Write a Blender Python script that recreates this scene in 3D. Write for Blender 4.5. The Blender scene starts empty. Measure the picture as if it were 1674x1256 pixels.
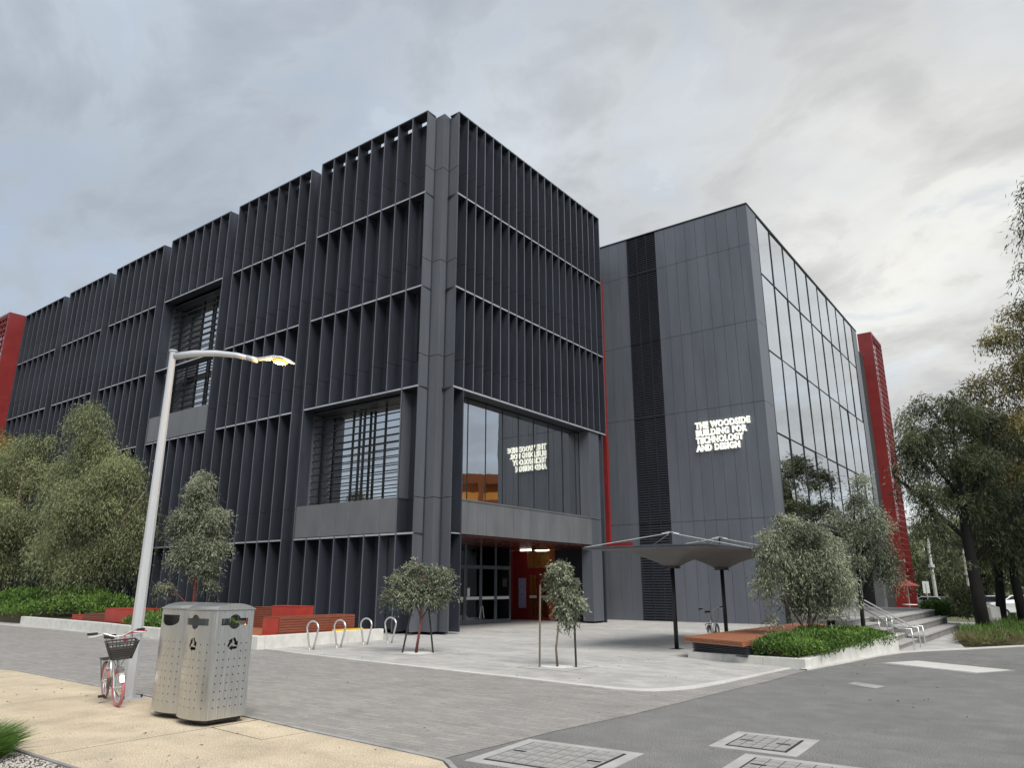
import bpy, bmesh, math, random
import numpy as np
from mathutils import Vector, Matrix
random.seed(7); RNG = np.random.default_rng(11)
S = bpy.context.scene; COL = S.collection
R = math.radians
# ------------------------------------------------------------------ camera
cam = bpy.data.cameras.new('camera'); co = bpy.data.objects.new('camera', cam); COL.objects.link(co)
cam.sensor_width = 36; cam.sensor_fit = 'HORIZONTAL'; cam.lens = 25.55; cam.clip_start = .05; cam.clip_end = 5000
co.location = (0, 0, 1.6); co.rotation_euler = (R(90+15.52), 0, R(36.7)); S.camera = co
# ------------------------------------------------------------------ light
SUN_AZ, SUN_EL = R(122), R(50)          # azimuth clockwise from +Y
w = bpy.data.worlds.new('World'); S.world = w; w.use_nodes = True
def world():
    nt = w.node_tree; N = nt.nodes; L = nt.links; N.clear()
    def n(t, **k):
        x = N.new(t)
        for a, b in k.items(): setattr(x, a, b)
        return x
    def math_(op, a, b=None, c=None):
        x = n('ShaderNodeMath', operation=op)
        for i, v in enumerate((a, b, c)):
            if v is None: continue
            if isinstance(v, (int, float)): x.inputs[i].default_value = v
            else: L.new(v, x.inputs[i])
        return x.outputs[0]
    out = n('ShaderNodeOutputWorld'); bg = n('ShaderNodeBackground'); L.new(bg.outputs[0], out.inputs[0])
    sky = n('ShaderNodeTexSky', sky_type='NISHITA', sun_disc=False, sun_elevation=SUN_EL, sun_rotation=SUN_AZ)
    tc = n('ShaderNodeTexCoord'); sep = n('ShaderNodeSeparateXYZ'); L.new(tc.outputs['Generated'], sep.inputs[0])
    zz = math_('ADD', math_('MAXIMUM', sep.outputs[2], 0), .34)
    comb = n('ShaderNodeCombineXYZ')
    L.new(math_('DIVIDE', sep.outputs[0], zz), comb.inputs[0]); L.new(math_('DIVIDE', sep.outputs[1], zz), comb.inputs[1])
    def noise(scale, detail, rough, dist, off):
        m = n('ShaderNodeMapping'); m.inputs['Location'].default_value = off; m.inputs['Rotation'].default_value = (0, 0, .6)
        m.inputs['Scale'].default_value = (1, 1.35, 1)
        L.new(comb.outputs[0], m.inputs[0])
        x = n('ShaderNodeTexNoise'); x.inputs['Scale'].default_value = scale; x.inputs['Detail'].default_value = detail
        x.inputs['Roughness'].default_value = rough; x.inputs['Distortion'].default_value = dist
        L.new(m.outputs[0], x.inputs['Vector']); return x.outputs[0]
    big = noise(1.15, 4, .5, .3, (3.1, 1.7, 0)); mid = noise(3.9, 9, .57, .3, (7.3, 2.2, 0))
    dens = math_('ADD', math_('MULTIPLY', big, .36), math_('MULTIPLY', mid, .64))
    ramp = n('ShaderNodeValToRGB'); L.new(dens, ramp.inputs[0])
    e = ramp.color_ramp; e.elements[0].position = .385; e.elements[0].color = (.76, .76, .735, 1)
    e.elements[1].position = .60; e.elements[1].color = (.43, .437, .45, 1)
    e.elements.new(.45).color = (.585, .59, .595, 1); e.elements.new(.53).color = (.485, .49, .495, 1)
    # broad brightening of the overcast towards the hidden sun behind the right-hand building
    gd = n('ShaderNodeVectorMath', operation='DOT_PRODUCT'); L.new(tc.outputs['Generated'], gd.inputs[0])
    gd.inputs[1].default_value = Vector((-.05, .90, .36)).normalized()
    glow = math_('POWER', math_('MAXIMUM', gd.outputs['Value'], 0), 7.0)
    gm = n('ShaderNodeMix', data_type='RGBA', blend_type='MIX')
    L.new(glow, gm.inputs[0]); gm.inputs[6].default_value = (.885, .985, 1.105, 1); gm.inputs[7].default_value = (1.24, 1.22, 1.16, 1)
    mul = n('ShaderNodeMix', data_type='RGBA', blend_type='MULTIPLY'); mul.inputs[0].default_value = 1
    L.new(ramp.outputs[0], mul.inputs[6]); L.new(gm.outputs[2], mul.inputs[7])
    sc = n('ShaderNodeMix', data_type='RGBA', blend_type='MULTIPLY'); sc.inputs[0].default_value = 1
    L.new(mul.outputs[2], sc.inputs[6]); sc.inputs[7].default_value = (8.1, 8.1, 8.15, 1)
    cov = n('ShaderNodeMapRange'); L.new(mid, cov.inputs[0])
    cov.inputs[1].default_value = .36; cov.inputs[2].default_value = .50; cov.inputs[3].default_value = .66; cov.inputs[4].default_value = .97
    mx = n('ShaderNodeMix', data_type='RGBA'); L.new(cov.outputs[0], mx.inputs[0]); L.new(sky.outputs[0], mx.inputs[6]); L.new(sc.outputs[2], mx.inputs[7])
    L.new(mx.outputs[2], bg.inputs[0]); bg.inputs[1].default_value = .050
world()
sd = bpy.data.lights.new('sun', 'SUN'); so = bpy.data.objects.new('sun', sd); COL.objects.link(so)
sd.energy = 1.5; sd.angle = R(38); sd.color = (1, .96, .90)
sv = Vector((math.sin(SUN_AZ)*math.cos(SUN_EL), math.cos(SUN_AZ)*math.cos(SUN_EL), math.sin(SUN_EL)))
so.rotation_euler = sv.to_track_quat('Z', 'Y').to_euler()
S.render.engine = 'CYCLES'
S.view_settings.view_transform = 'Standard'; S.view_settings.look = 'None'; S.view_settings.exposure = 1.45
S.view_settings.gamma = 1; S.view_settings.use_curve_mapping = False
# ------------------------------------------------------------------ materials
def mat(name, col, rough=.6, metal=0., var=.0, vscale=3., bump=0., bscale=60., spec=.5, col2=None, emit=None, es=0., objvar=0., coat=0., stretch=(1,1,1)):
    m = bpy.data.materials.new(name); m.use_nodes = True; nt = m.node_tree; N = nt.nodes; L = nt.links
    b = N['Principled BSDF']; b.inputs['Roughness'].default_value = rough; b.inputs['Metallic'].default_value = metal
    b.inputs['Specular IOR Level'].default_value = spec; b.inputs['Coat Weight'].default_value = coat
    c = (*col, 1); b.inputs['Base Color'].default_value = c
    tc = N.new('ShaderNodeTexCoord'); mp = N.new('ShaderNodeMapping'); L.new(tc.outputs['Object'], mp.inputs[0]); mp.inputs['Scale'].default_value = stretch
    if var or col2:
        nz = N.new('ShaderNodeTexNoise'); nz.inputs['Scale'].default_value = vscale; nz.inputs['Detail'].default_value = 6; nz.inputs['Roughness'].default_value = .6
        L.new(mp.outputs[0], nz.inputs['Vector'])
        rp = N.new('ShaderNodeValToRGB'); L.new(nz.outputs[0], rp.inputs[0])
        a = rp.color_ramp.elements; a[0].position = .3; a[1].position = .7
        if col2: a[0].color = c; a[1].color = (*col2, 1)
        else:
            a[0].color = (*[x*(1-var) for x in col], 1); a[1].color = (*[min(1, x*(1+var)) for x in col], 1)
        L.new(rp.outputs[0], b.inputs['Base Color'])
        mr = N.new('ShaderNodeMapRange'); L.new(nz.outputs[0], mr.inputs[0]); mr.inputs[3].default_value = max(.03, rough-.1); mr.inputs[4].default_value = min(1, rough+.1)
        L.new(mr.outputs[0], b.inputs['Roughness'])
    if objvar:
        oi = N.new('ShaderNodeObjectInfo'); mr2 = N.new('ShaderNodeMapRange'); L.new(oi.outputs['Random'], mr2.inputs[0]); mr2.inputs[3].default_value = 1-objvar; mr2.inputs[4].default_value = 1+objvar
        mm = N.new('ShaderNodeVectorMath'); mm.operation = 'SCALE'; L.new(rp.outputs[0], mm.inputs[0]); L.new(mr2.outputs[0], mm.inputs['Scale']); L.new(mm.outputs[0], b.inputs['Base Color'])
    if bump:
        nb = N.new('ShaderNodeTexNoise'); nb.inputs['Scale'].default_value = bscale; nb.inputs['Detail'].default_value = 4; L.new(mp.outputs[0], nb.inputs['Vector'])
        bp = N.new('ShaderNodeBump'); bp.inputs['Strength'].default_value = bump; bp.inputs['Distance'].default_value = .01
        L.new(nb.outputs[0], bp.inputs['Height']); L.new(bp.outputs[0], b.inputs['Normal'])
    if emit: b.inputs['Emission Color'].default_value = (*emit, 1); b.inputs['Emission Strength'].default_value = es
    return m
def ground_mat(name, cols, scales, fine=.10, fscale=220., bump=.25, brick=None, rough=.85, streak=None, mortar=.75):
    """layered stone/asphalt: broad stains + mid blotches + fine aggregate; optional paver joints"""
    m = bpy.data.materials.new(name); m.use_nodes = True; nt = m.node_tree; N = nt.nodes; L = nt.links
    b = N['Principled BSDF']; b.inputs['Roughness'].default_value = rough; b.inputs['Specular IOR Level'].default_value = .3
    tc = N.new('ShaderNodeTexCoord')
    def nz(scale, detail=5, st=(1,1,1)):
        mp = N.new('ShaderNodeMapping'); mp.inputs['Scale'].default_value = st; L.new(tc.outputs['Object'], mp.inputs[0])
        x = N.new('ShaderNodeTexNoise'); x.inputs['Scale'].default_value = scale; x.inputs['Detail'].default_value = detail; x.inputs['Roughness'].default_value = .6
        L.new(mp.outputs[0], x.inputs['Vector']); return x.outputs[0]
    def mixc(fac, a, c, mode='MIX'):
        x = N.new('ShaderNodeMix'); x.data_type = 'RGBA'; x.blend_type = mode
        for i, v in ((0, fac), (6, a), (7, c)):
            if isinstance(v, (int, float)): x.inputs[i].default_value = v
            elif isinstance(v, tuple): x.inputs[i].default_value = (*v, 1)
            else: L.new(v, x.inputs[i])
        return x.outputs[2]
    def rng(v, a, c, lo, hi):
        x = N.new('ShaderNodeMapRange'); L.new(v, x.inputs[0])
        for i, q in enumerate((a, c, lo, hi)): x.inputs[i+1].default_value = q
        return x.outputs[0]
    c = mixc(rng(nz(scales[0], 5, streak or (1,1,1)), .35, .65, 0, 1), cols[0], cols[1])
    c = mixc(rng(nz(scales[1], 7), .45, .75, 0, .7), c, cols[2])
    c = mixc(rng(nz(5.5, 3), .655, .70, 0, .38), c, tuple(v*.45 for v in cols[0]))
    c = mixc(rng(nz(1.1, 4, (1, 2.2, 1)), .56, .70, 0, .30), c, tuple(v*.62 for v in cols[0]))
    f = nz(fscale, 2)
    c = mixc(1., c, mixc(rng(f, .3, .7, 0, 1), (1-fine*2,)*3, (1+fine,)*3), 'MULTIPLY')
    h = f
    if brick:
        bt = N.new('ShaderNodeTexBrick'); mp = N.new('ShaderNodeMapping'); L.new(tc.outputs['Object'], mp.inputs[0]); mp.inputs['Rotation'].default_value = (0, 0, brick[2])
        L.new(mp.outputs[0], bt.inputs['Vector']); bt.inputs['Scale'].default_value = 1
        bt.inputs['Brick Width'].default_value = brick[0]; bt.inputs['Row Height'].default_value = brick[1]; bt.inputs['Mortar Size'].default_value = .006
        bt.inputs['Color1'].default_value = (.88, .88, .89, 1); bt.inputs['Color2'].default_value = (1.1, 1.09, 1.07, 1); bt.inputs['Mortar'].default_value = (mortar, mortar, mortar, 1)
        bt.inputs['Mortar Smooth'].default_value = .2
        c = mixc(1., c, bt.outputs[0], 'MULTIPLY')
    L.new(c, b.inputs['Base Color'])
    bp = N.new('ShaderNodeBump'); bp.inputs['Strength'].default_value = bump; bp.inputs['Distance'].default_value = .006
    L.new(h, bp.inputs['Height']); L.new(bp.outputs[0], b.inputs['Normal'])
    return m
def glass_mat(name, refl, tint, wav=.02):
    m = bpy.data.materials.new(name); m.use_nodes = True; nt = m.node_tree; N = nt.nodes; L = nt.links
    N.remove(N['Principled BSDF']); out = N['Material Output']
    t = N.new('ShaderNodeBsdfTransparent'); t.inputs[0].default_value = (*tint, 1)
    g = N.new('ShaderNodeBsdfGlossy'); g.inputs[0].default_value = (.93, .95, .96, 1); g.inputs['Roughness'].default_value = .012
    fr = N.new('ShaderNodeFresnel'); fr.inputs[0].default_value = 1.5
    mr = N.new('ShaderNodeMapRange'); L.new(fr.outputs[0], mr.inputs[0]); mr.inputs[1].default_value = .04; mr.inputs[3].default_value = refl
    tc = N.new('ShaderNodeTexCoord'); nz = N.new('ShaderNodeTexNoise'); nz.inputs['Scale'].default_value = .9; nz.inputs['Detail'].default_value = 2; L.new(tc.outputs['Object'], nz.inputs['Vector'])
    bp = N.new('ShaderNodeBump'); bp.inputs['Strength'].default_value = wav; bp.inputs['Distance'].default_value = .1; L.new(nz.outputs[0], bp.inputs['Height']); L.new(bp.outputs[0], g.inputs['Normal'])
    mx = N.new('ShaderNodeMixShader'); L.new(mr.outputs[0], mx.inputs[0]); L.new(t.outputs[0], mx.inputs[1]); L.new(g.outputs[0], mx.inputs[2]); L.new(mx.outputs[0], out.inputs[0])
    return m
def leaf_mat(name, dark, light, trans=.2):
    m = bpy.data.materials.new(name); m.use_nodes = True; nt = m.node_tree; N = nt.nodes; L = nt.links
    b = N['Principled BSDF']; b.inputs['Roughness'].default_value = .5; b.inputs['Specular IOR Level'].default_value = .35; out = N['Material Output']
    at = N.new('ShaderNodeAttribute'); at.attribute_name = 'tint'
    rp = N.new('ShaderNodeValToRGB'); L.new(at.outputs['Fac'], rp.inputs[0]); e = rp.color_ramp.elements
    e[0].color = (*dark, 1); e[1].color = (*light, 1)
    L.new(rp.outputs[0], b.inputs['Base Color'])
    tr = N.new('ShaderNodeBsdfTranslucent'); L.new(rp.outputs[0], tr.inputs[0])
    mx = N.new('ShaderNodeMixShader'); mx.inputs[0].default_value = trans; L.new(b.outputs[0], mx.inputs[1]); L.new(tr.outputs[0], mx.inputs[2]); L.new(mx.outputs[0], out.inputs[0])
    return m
M = {
 'fin': mat('charcoal_powdercoat', (.031, .036, .048), .44, var=.22, vscale=1.6, stretch=(1.5,1.5,.25), objvar=.16),
 'fin_edge': mat('fin_nosing', (.105, .112, .130), .38, var=.2, vscale=1.5, stretch=(1,1,.3)),
 'panel': mat('graphite_cladding', (.112, .124, .145), .38, var=.14, vscale=1.0, stretch=(1.5,1.5,.2), objvar=.03),
 'panel2': mat('graphite_cladding_b', (.086, .095, .111), .40, var=.16, vscale=1.0, stretch=(1.5,1.5,.2), objvar=.03),
 'spandrel': mat('grey_spandrel', (.128, .132, .140), .42, var=.15, vscale=1.5, stretch=(1,1,.4), objvar=.05),
 'column': mat('column_cladding', (.098, .106, .122), .38, var=.16, vscale=1.0, stretch=(1.5,1.5,.2), objvar=.05),
 'joint': mat('black_joint', (.012, .012, .013), .8),
 'edge': mat('galvanised_edge', (.40, .41, .44), .4, .25, var=.2, vscale=1.5),
 'black': mat('black_frame', (.012, .013, .015), .45),
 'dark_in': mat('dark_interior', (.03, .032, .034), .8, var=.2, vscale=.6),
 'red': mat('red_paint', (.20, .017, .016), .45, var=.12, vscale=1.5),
 'red_bench': mat('red_bench_steel', (.36, .036, .022), .45, var=.2, vscale=3),
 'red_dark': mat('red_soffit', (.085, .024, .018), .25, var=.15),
 'orange': mat('orange_interior', (.42, .12, .035), .6),
 'timber': mat('hardwood', (.24, .085, .040), .55, col2=(.36, .150, .075), vscale=9, bump=.2, bscale=40, stretch=(4,.5,4)),
 'timber_red': mat('jarrah', (.16, .040, .022), .5, col2=(.25, .075, .040), vscale=9, bump=.2, bscale=40, stretch=(4,.5,4)),
 'concrete': mat('precast_concrete', (.50, .49, .455), .85, col2=(.66, .65, .61), vscale=3.5, bump=.3, bscale=35),
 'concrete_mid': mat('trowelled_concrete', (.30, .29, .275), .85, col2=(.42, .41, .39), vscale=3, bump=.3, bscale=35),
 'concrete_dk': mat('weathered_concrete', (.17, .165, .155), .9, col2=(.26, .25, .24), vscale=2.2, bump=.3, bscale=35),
 'steel': mat('brushed_stainless', (.55, .545, .52),   .34, .9, var=.16, vscale=9, stretch=(8,8,.35)),
 'steel_pol': mat('tube_stainless', (.66, .66, .64), .3, .85, var=.05, vscale=3),
 'white_pole': mat('pale_galvanised_pole', (.50, .51, .525), .38, .2, var=.06, vscale=2, stretch=(1,1,.3)),
 'canopy': mat('grey_shade_cloth', (.165, .168, .168), .8, var=.12, vscale=2, bump=.1, bscale=200),
 'bark_dk': mat('dark_bark', (.007, .0065, .006), .95, col2=(.016, .014, .012), vscale=14, bump=.6, bscale=30, stretch=(1,1,.3)),
 'bark': mat('grey_bark', (.11, .085, .065), .9, col2=(.22, .18, .145), vscale=12, bump=.5, bscale=30, stretch=(1,1,.3)),
 'bark_red': mat('reddish_bark', (.12, .030, .022), .85, col2=(.20, .06, .045), vscale=12, bump=.5, bscale=30, stretch=(1,1,.3)),
 'stake': mat('dark_stake', (.022, .018, .015), .8, var=.3, vscale=6),
 'stake_l': mat('weathered_stake', (.13, .11, .09), .85, var=.3, vscale=6),
 'pink': mat('pink_tyre', (.42, .15, .17), .7, var=.12, vscale=8),
 'rubber': mat('black_rubber', (.015, .015, .015), .75),
 'basket': mat('basket_plastic', (.035, .032, .030), .5),
 'redcable': mat('red_cable', (.45, .04, .05), .5),
 'white': mat('white_paint', (.75, .75, .73), .5, var=.05),
 'yellow': mat('yellow_paint', (.70, .48, .03), .5, var=.08),
 'carwhite': mat('white_car_paint', (.68, .69, .70), .25, coat=.6),
 'carsilver': mat('silver_car_paint', (.40, .42, .44), .28, .4, coat=.6),
 'cardark': mat('dark_car_paint', (.03, .035, .045), .25, coat=.6),
 'carglass': mat('car_glass', (.012, .014, .016), .06),
 'taillight': mat('red_taillight', (.5, .02, .02), .3),
 'lit_white': mat('lit_white', (.9, .9, .85), .5, emit=(1, .97, .86), es=1.6),
 'lit_lobby': mat('lobby_lamp', (.9, .9, .85), .5, emit=(1, .72, .38), es=26.),
 'lit_halo': mat('sign_glow', (.9, .9, .85), .5, emit=(1, .99, .84), es=.36),
 'lit_amber': mat('sodium_lens', (.9, .7, .3), .4, emit=(1, .34, .02), es=1.1),
 'lit_orange': mat('lit_orange_level', (.7, .3, .05), .6, emit=(1, .45, .12), es=.12),
 'lit_green': mat('exit_sign_green', (.02, .3, .12), .5, emit=(.1, .8, .4), es=.9),
 'amber_globe': mat('amber_globe', (.8, .5, .1), .4, emit=(1, .62, .18), es=1.4),
 'paper': mat('paper', (.7, .7, .68), .8),
 'poster': mat('poster_print', (.55, .52, .60), .6, col2=(.12, .16, .38), vscale=14),
 'warmwall': mat('warm_timber_lobby', (.34, .20, .09), .6, var=.15, vscale=2),
 'glass_cw': glass_mat('curtain_glass', .78, (.22, .25, .25), .05),
 'glass_l': glass_mat('tinted_glass', .64, (.42, .47, .45)),
 'glass_dk': glass_mat('dark_glass', .10, (.35, .38, .38)),
 'lettergrey': mat('letter_face', (.30, .30, .29), .5),
 'soil': mat('mulch', (.055, .040, .028), .95, col2=(.12, .09, .06), vscale=20, bump=.8, bscale=40),
 'gravel': mat('gravel_stone', (.34, .32, .29), .9, col2=(.58, .56, .52), vscale=30, bump=.4),
 'road': ground_mat('asphalt', [(.175,.174,.168), (.215,.212,.205), (.26,.255,.243)], (.30, 2.4), .34, 70., .8),
 'paver': ground_mat('grey_pavers', [(.27,.26,.246), (.31,.297,.28), (.35,.335,.315)], (.4, 2.2), .16, 90., .5, brick=(.30, .10, 0), streak=(.5, 1.2, 1), mortar=.70),
 'plaza': ground_mat('pale_pavers', [(.375,.367,.35), (.46,.452,.432), (.52,.51,.49)], (.45, 1.7), .14, 80., .4, brick=(.40, .20, 0), streak=(.4, 1.3, 1), mortar=.86),
 'path': ground_mat('exposed_aggregate', [(.56,.465,.335), (.66,.56,.41), (.36,.31,.235)], (.9, 1.7), .30, 75., .9, streak=(.6, 1.3, 1)),
 'strip': ground_mat('pale_concrete', [(.52,.50,.47), (.60,.59,.56), (.44,.43,.40)], (1., 4.), .08, 140., .3),
 'cover': ground_mat('cover_concrete', [(.27,.265,.25), (.36,.35,.34), (.48,.47,.45)], (3., 9.), .2, 120., .6),
 'grassland': ground_mat('far_ground', [(.09,.10,.045), (.13,.13,.07), (.17,.16,.11)], (.1, .6), .2, 30., .5),
}
LF = {
 'olive': leaf_mat('leaf_olive', (.054, .066, .028), (.31, .345, .17)),
 'grey': leaf_mat('leaf_greygreen', (.062, .076, .044), (.34, .37, .255)),
 'dark': leaf_mat('leaf_dark', (.034, .042, .020), (.19, .215, .11)),
 'gold': leaf_mat('leaf_gold', (.075, .070, .022), (.36, .31, .11)),
 'green': leaf_mat('leaf_green', (.026, .058, .010), (.16, .28, .05)),
 'grass': leaf_mat('grass_blade', (.025, .060, .010), (.14, .26, .045)),
 'dry': leaf_mat('dry_grass', (.10, .09, .04), (.30, .25, .13)),
}
# ------------------------------------------------------------------ helpers
def tag(o, label=None, cat=None, group=None, kind=None):
    if label: o['label'] = label
    if cat: o['category'] = cat
    if group: o['group'] = group
    if kind: o['kind'] = kind
    return o
def thing(name, label, cat, loc=(0,0,0), rz=0, group=None):
    o = bpy.data.objects.new(name, None); o.empty_display_size = .2; COL.objects.link(o); o.location = loc; o.rotation_euler = (0, 0, rz)
    return tag(o, label, cat, group)
class MB:
    def __init__(s): s.v = []; s.f = []; s.mi = []
    def quad(s, a, b, c, d, mi=0):
        i = len(s.v); s.v += [a, b, c, d]; s.f.append((i, i+1, i+2, i+3)); s.mi.append(mi); return s
    def box(s, x0, x1, y0, y1, z0, z1, mi=0):
        i = len(s.v)
        s.v += [(x0,y0,z0),(x1,y0,z0),(x1,y1,z0),(x0,y1,z0),(x0,y0,z1),(x1,y0,z1),(x1,y1,z1),(x0,y1,z1)]
        for q in ((3,2,1,0),(4,5,6,7),(0,1,5,4),(1,2,6,5),(2,3,7,6),(3,0,4,7)): s.f.append(tuple(i+k for k in q)); s.mi.append(mi)
        return s
    def prism(s, poly, z0, z1, mi=0):
        """poly CCW list of (x,y); z0/z1 numbers or per-vertex lists"""
        n = len(poly); i = len(s.v)
        zb = z0 if isinstance(z0, (list, tuple)) else [z0]*n; zt = z1 if isinstance(z1, (list, tuple)) else [z1]*n
        s.v += [(p[0], p[1], zb[k]) for k, p in enumerate(poly)] + [(p[0], p[1], zt[k]) for k, p in enumerate(poly)]
        s.f.append(tuple(i+k for k in reversed(range(n)))); s.f.append(tuple(i+n+k for k in range(n))); s.mi += [mi, mi]
        for k in range(n):
            j = (k+1) % n; s.f.append((i+k, i+j, i+n+j, i+n+k)); s.mi.append(mi)
        return s
    def tube(s, pts, rad, n=8, mi=0, cap=True):
        pts = [Vector(p) for p in pts]
        if isinstance(rad, (int, float)): rad = [rad]*len(pts)
        i0 = len(s.v); up = None
        for k, p in enumerate(pts):
            d = ((pts[min(k+1, len(pts)-1)]-pts[max(k-1, 0)])).normalized()
            if up is None: up = d.orthogonal().normalized()
            a = (up - d*up.dot(d))
            a = a.normalized() if a.length > 1e-5 else d.orthogonal().normalized()
            up = a; b = d.cross(a)
            for q in range(n):
                t = 2*math.pi*q/n; v = p+(a*math.cos(t)+b*math.sin(t))*rad[k]; s.v.append(tuple(v))
        for k in range(len(pts)-1):
            for q in range(n):
                r = (q+1) % n
                s.f.append((i0+k*n+q, i0+k*n+r, i0+(k+1)*n+r, i0+(k+1)*n+q)); s.mi.append(mi)
        if cap:
            s.f.append(tuple(i0+q for q in reversed(range(n)))); s.f.append(tuple(i0+(len(pts)-1)*n+q for q in range(n))); s.mi += [mi, mi]
        return s
    def mesh(s, name, mats, smooth=False):
        me = bpy.data.meshes.new(name); me.from_pydata(s.v, [], s.f)
        for m in (mats if isinstance(mats, (list, tuple)) else [mats]): me.materials.append(M[m] if isinstance(m, str) else m)
        for p, q in zip(me.polygons, s.mi): p.material_index = q; p.use_smooth = smooth
        me.update(); return me
    def obj(s, name, mats, parent=None, smooth=False, bevel=0, loc=None):
        o = bpy.data.objects.new(name, s.mesh(name, mats, smooth)); COL.objects.link(o)
        if parent: o.parent = parent
        if loc: o.location = loc
        if bevel:
            b = o.modifiers.new('bevel', 'BEVEL'); b.width = bevel; b.segments = 2; b.limit_method = 'ANGLE'; b.angle_limit = R(40)
        return o
def inst(name, me, parent=None, loc=(0,0,0), rz=0):
    o = bpy.data.objects.new(name, me); COL.objects.link(o); o.location = loc; o.rotation_euler = (0, 0, rz)
    if parent: o.parent = parent
    return o
def box(name, m, a, b, parent=None, bevel=0):
    return MB().box(min(a[0],b[0]), max(a[0],b[0]), min(a[1],b[1]), max(a[1],b[1]), min(a[2],b[2]), max(a[2],b[2])).obj(name, m, parent, bevel=bevel)
def copy_tree(o, parent=None):
    c = o.copy(); COL.objects.link(c); c.parent = parent
    for ch in o.children: copy_tree(ch, c)
    return c
def struct(o): return tag(o, kind='structure')
def sheet(name, poly, z, m):
    from mathutils.geometry import tessellate_polygon
    tri = tessellate_polygon([[Vector((p[0], p[1], 0)) for p in poly]]); F = []
    for t in tri:
        (ax, ay), (bx, by), (cx, cy) = [poly[i] for i in t]
        F.append(tuple(t) if (bx-ax)*(cy-ay)-(by-ay)*(cx-ax) > 0 else tuple(reversed(t)))
    me = bpy.data.meshes.new(name); me.from_pydata([(p[0], p[1], z) for p in poly], [], F); me.materials.append(M[m]); o = bpy.data.objects.new(name, me); COL.objects.link(o); return o
def leaves_mesh(name, P, D, LEN, WID, T, material, parent=None, fold=.0):
    """P base points (n,3), D unit directions, LEN/WID arrays, T tint -> diamond leaves"""
    n = len(P)
    if not n: return None
    rnd = RNG.normal(size=(n, 3)); side = np.cross(D, rnd); side /= np.linalg.norm(side, axis=1)[:, None]+1e-9
    V = np.empty((n, 4, 3)); mid = P+D*(LEN*.45)[:, None]
    V[:, 0] = P; V[:, 1] = mid-side*(WID*.5)[:, None]; V[:, 2] = P+D*LEN[:, None]; V[:, 3] = mid+side*(WID*.5)[:, None]
    me = bpy.data.meshes.new(name); me.vertices.add(n*4); me.vertices.foreach_set('co', V.reshape(-1))
    me.loops.add(n*4); me.loops.foreach_set('vertex_index', np.arange(n*4, dtype=np.int32))
    me.polygons.add(n); me.polygons.foreach_set('loop_start', np.arange(0, n*4, 4, dtype=np.int32)); me.polygons.foreach_set('loop_total', np.full(n, 4, dtype=np.int32))
    at = me.attributes.new('tint', 'FLOAT', 'FACE'); at.data.foreach_set('value', np.clip(T, 0, 1).astype(np.float32))
    me.materials.append(material); me.update(calc_edges=True); me.validate()
    o = bpy.data.objects.new(name, me); COL.objects.link(o)
    if parent: o.parent = parent
    return o
def unit(v): return v/(np.linalg.norm(v, axis=-1, keepdims=True)+1e-9)
def crown_leaves(lobes, n_strands, per, leaf, droop, strand, shell=.55, tint_up=.25):
    """lobes: (cx,cy,cz,rx,ry,rz) ellipsoids; drooping strands of leaves"""
    sub = []
    for l in lobes:
        for _ in range(7):
            d_ = unit(RNG.normal(size=3)); q_ = .30+.36*RNG.random(); f_ = .20+.18*RNG.random()
            sub.append((l[0]+d_[0]*l[3]*q_, l[1]+d_[1]*l[4]*q_, l[2]+d_[2]*l[5]*q_, l[3]*f_, l[4]*f_, l[5]*f_))
    lob = np.array(sub, float); ltint = RNG.normal(size=len(lob))*.26; vol = lob[:, 3]*lob[:, 4]*lob[:, 5]; vol = vol**.8
    k = RNG.choice(len(lob), n_strands, p=vol/vol.sum())
    u = unit(RNG.normal(size=(n_strands, 3))); r = shell+(1-shell)*RNG.random(n_strands)**.6
    inner = RNG.random(n_strands) < .2; r[inner] *= RNG.random(inner.sum())
    base = lob[k, :3]+u*lob[k, 3:]*r[:, None]
    out = unit(u*np.array([1, 1, .6])+RNG.normal(size=(n_strands, 3))*.35)
    clump_t = RNG.normal(size=n_strands)*.10+ltint[k]
    s = np.tile(np.linspace(0, 1, per), n_strands); idx = np.repeat(np.arange(n_strands), per)
    slen = strand*(.6+.8*RNG.random(n_strands))
    P = base[idx]+out[idx]*(slen[idx]*s*(1-.4*droop))[:, None]
    P[:, 2] -= droop*slen[idx]*s**1.6
    P += RNG.normal(size=P.shape)*strand*.13
    D = unit(out[idx]*(1-.6*droop)+RNG.normal(size=P.shape)*.55+np.array([0, 0, -1.25*droop]))
    n = len(P); LEN = leaf[0]*(.6+.8*RNG.random(n)); WID = leaf[1]*(.7+.6*RNG.random(n))
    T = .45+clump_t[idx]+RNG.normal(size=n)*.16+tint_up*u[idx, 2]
    return P, D, LEN, WID, T
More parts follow.
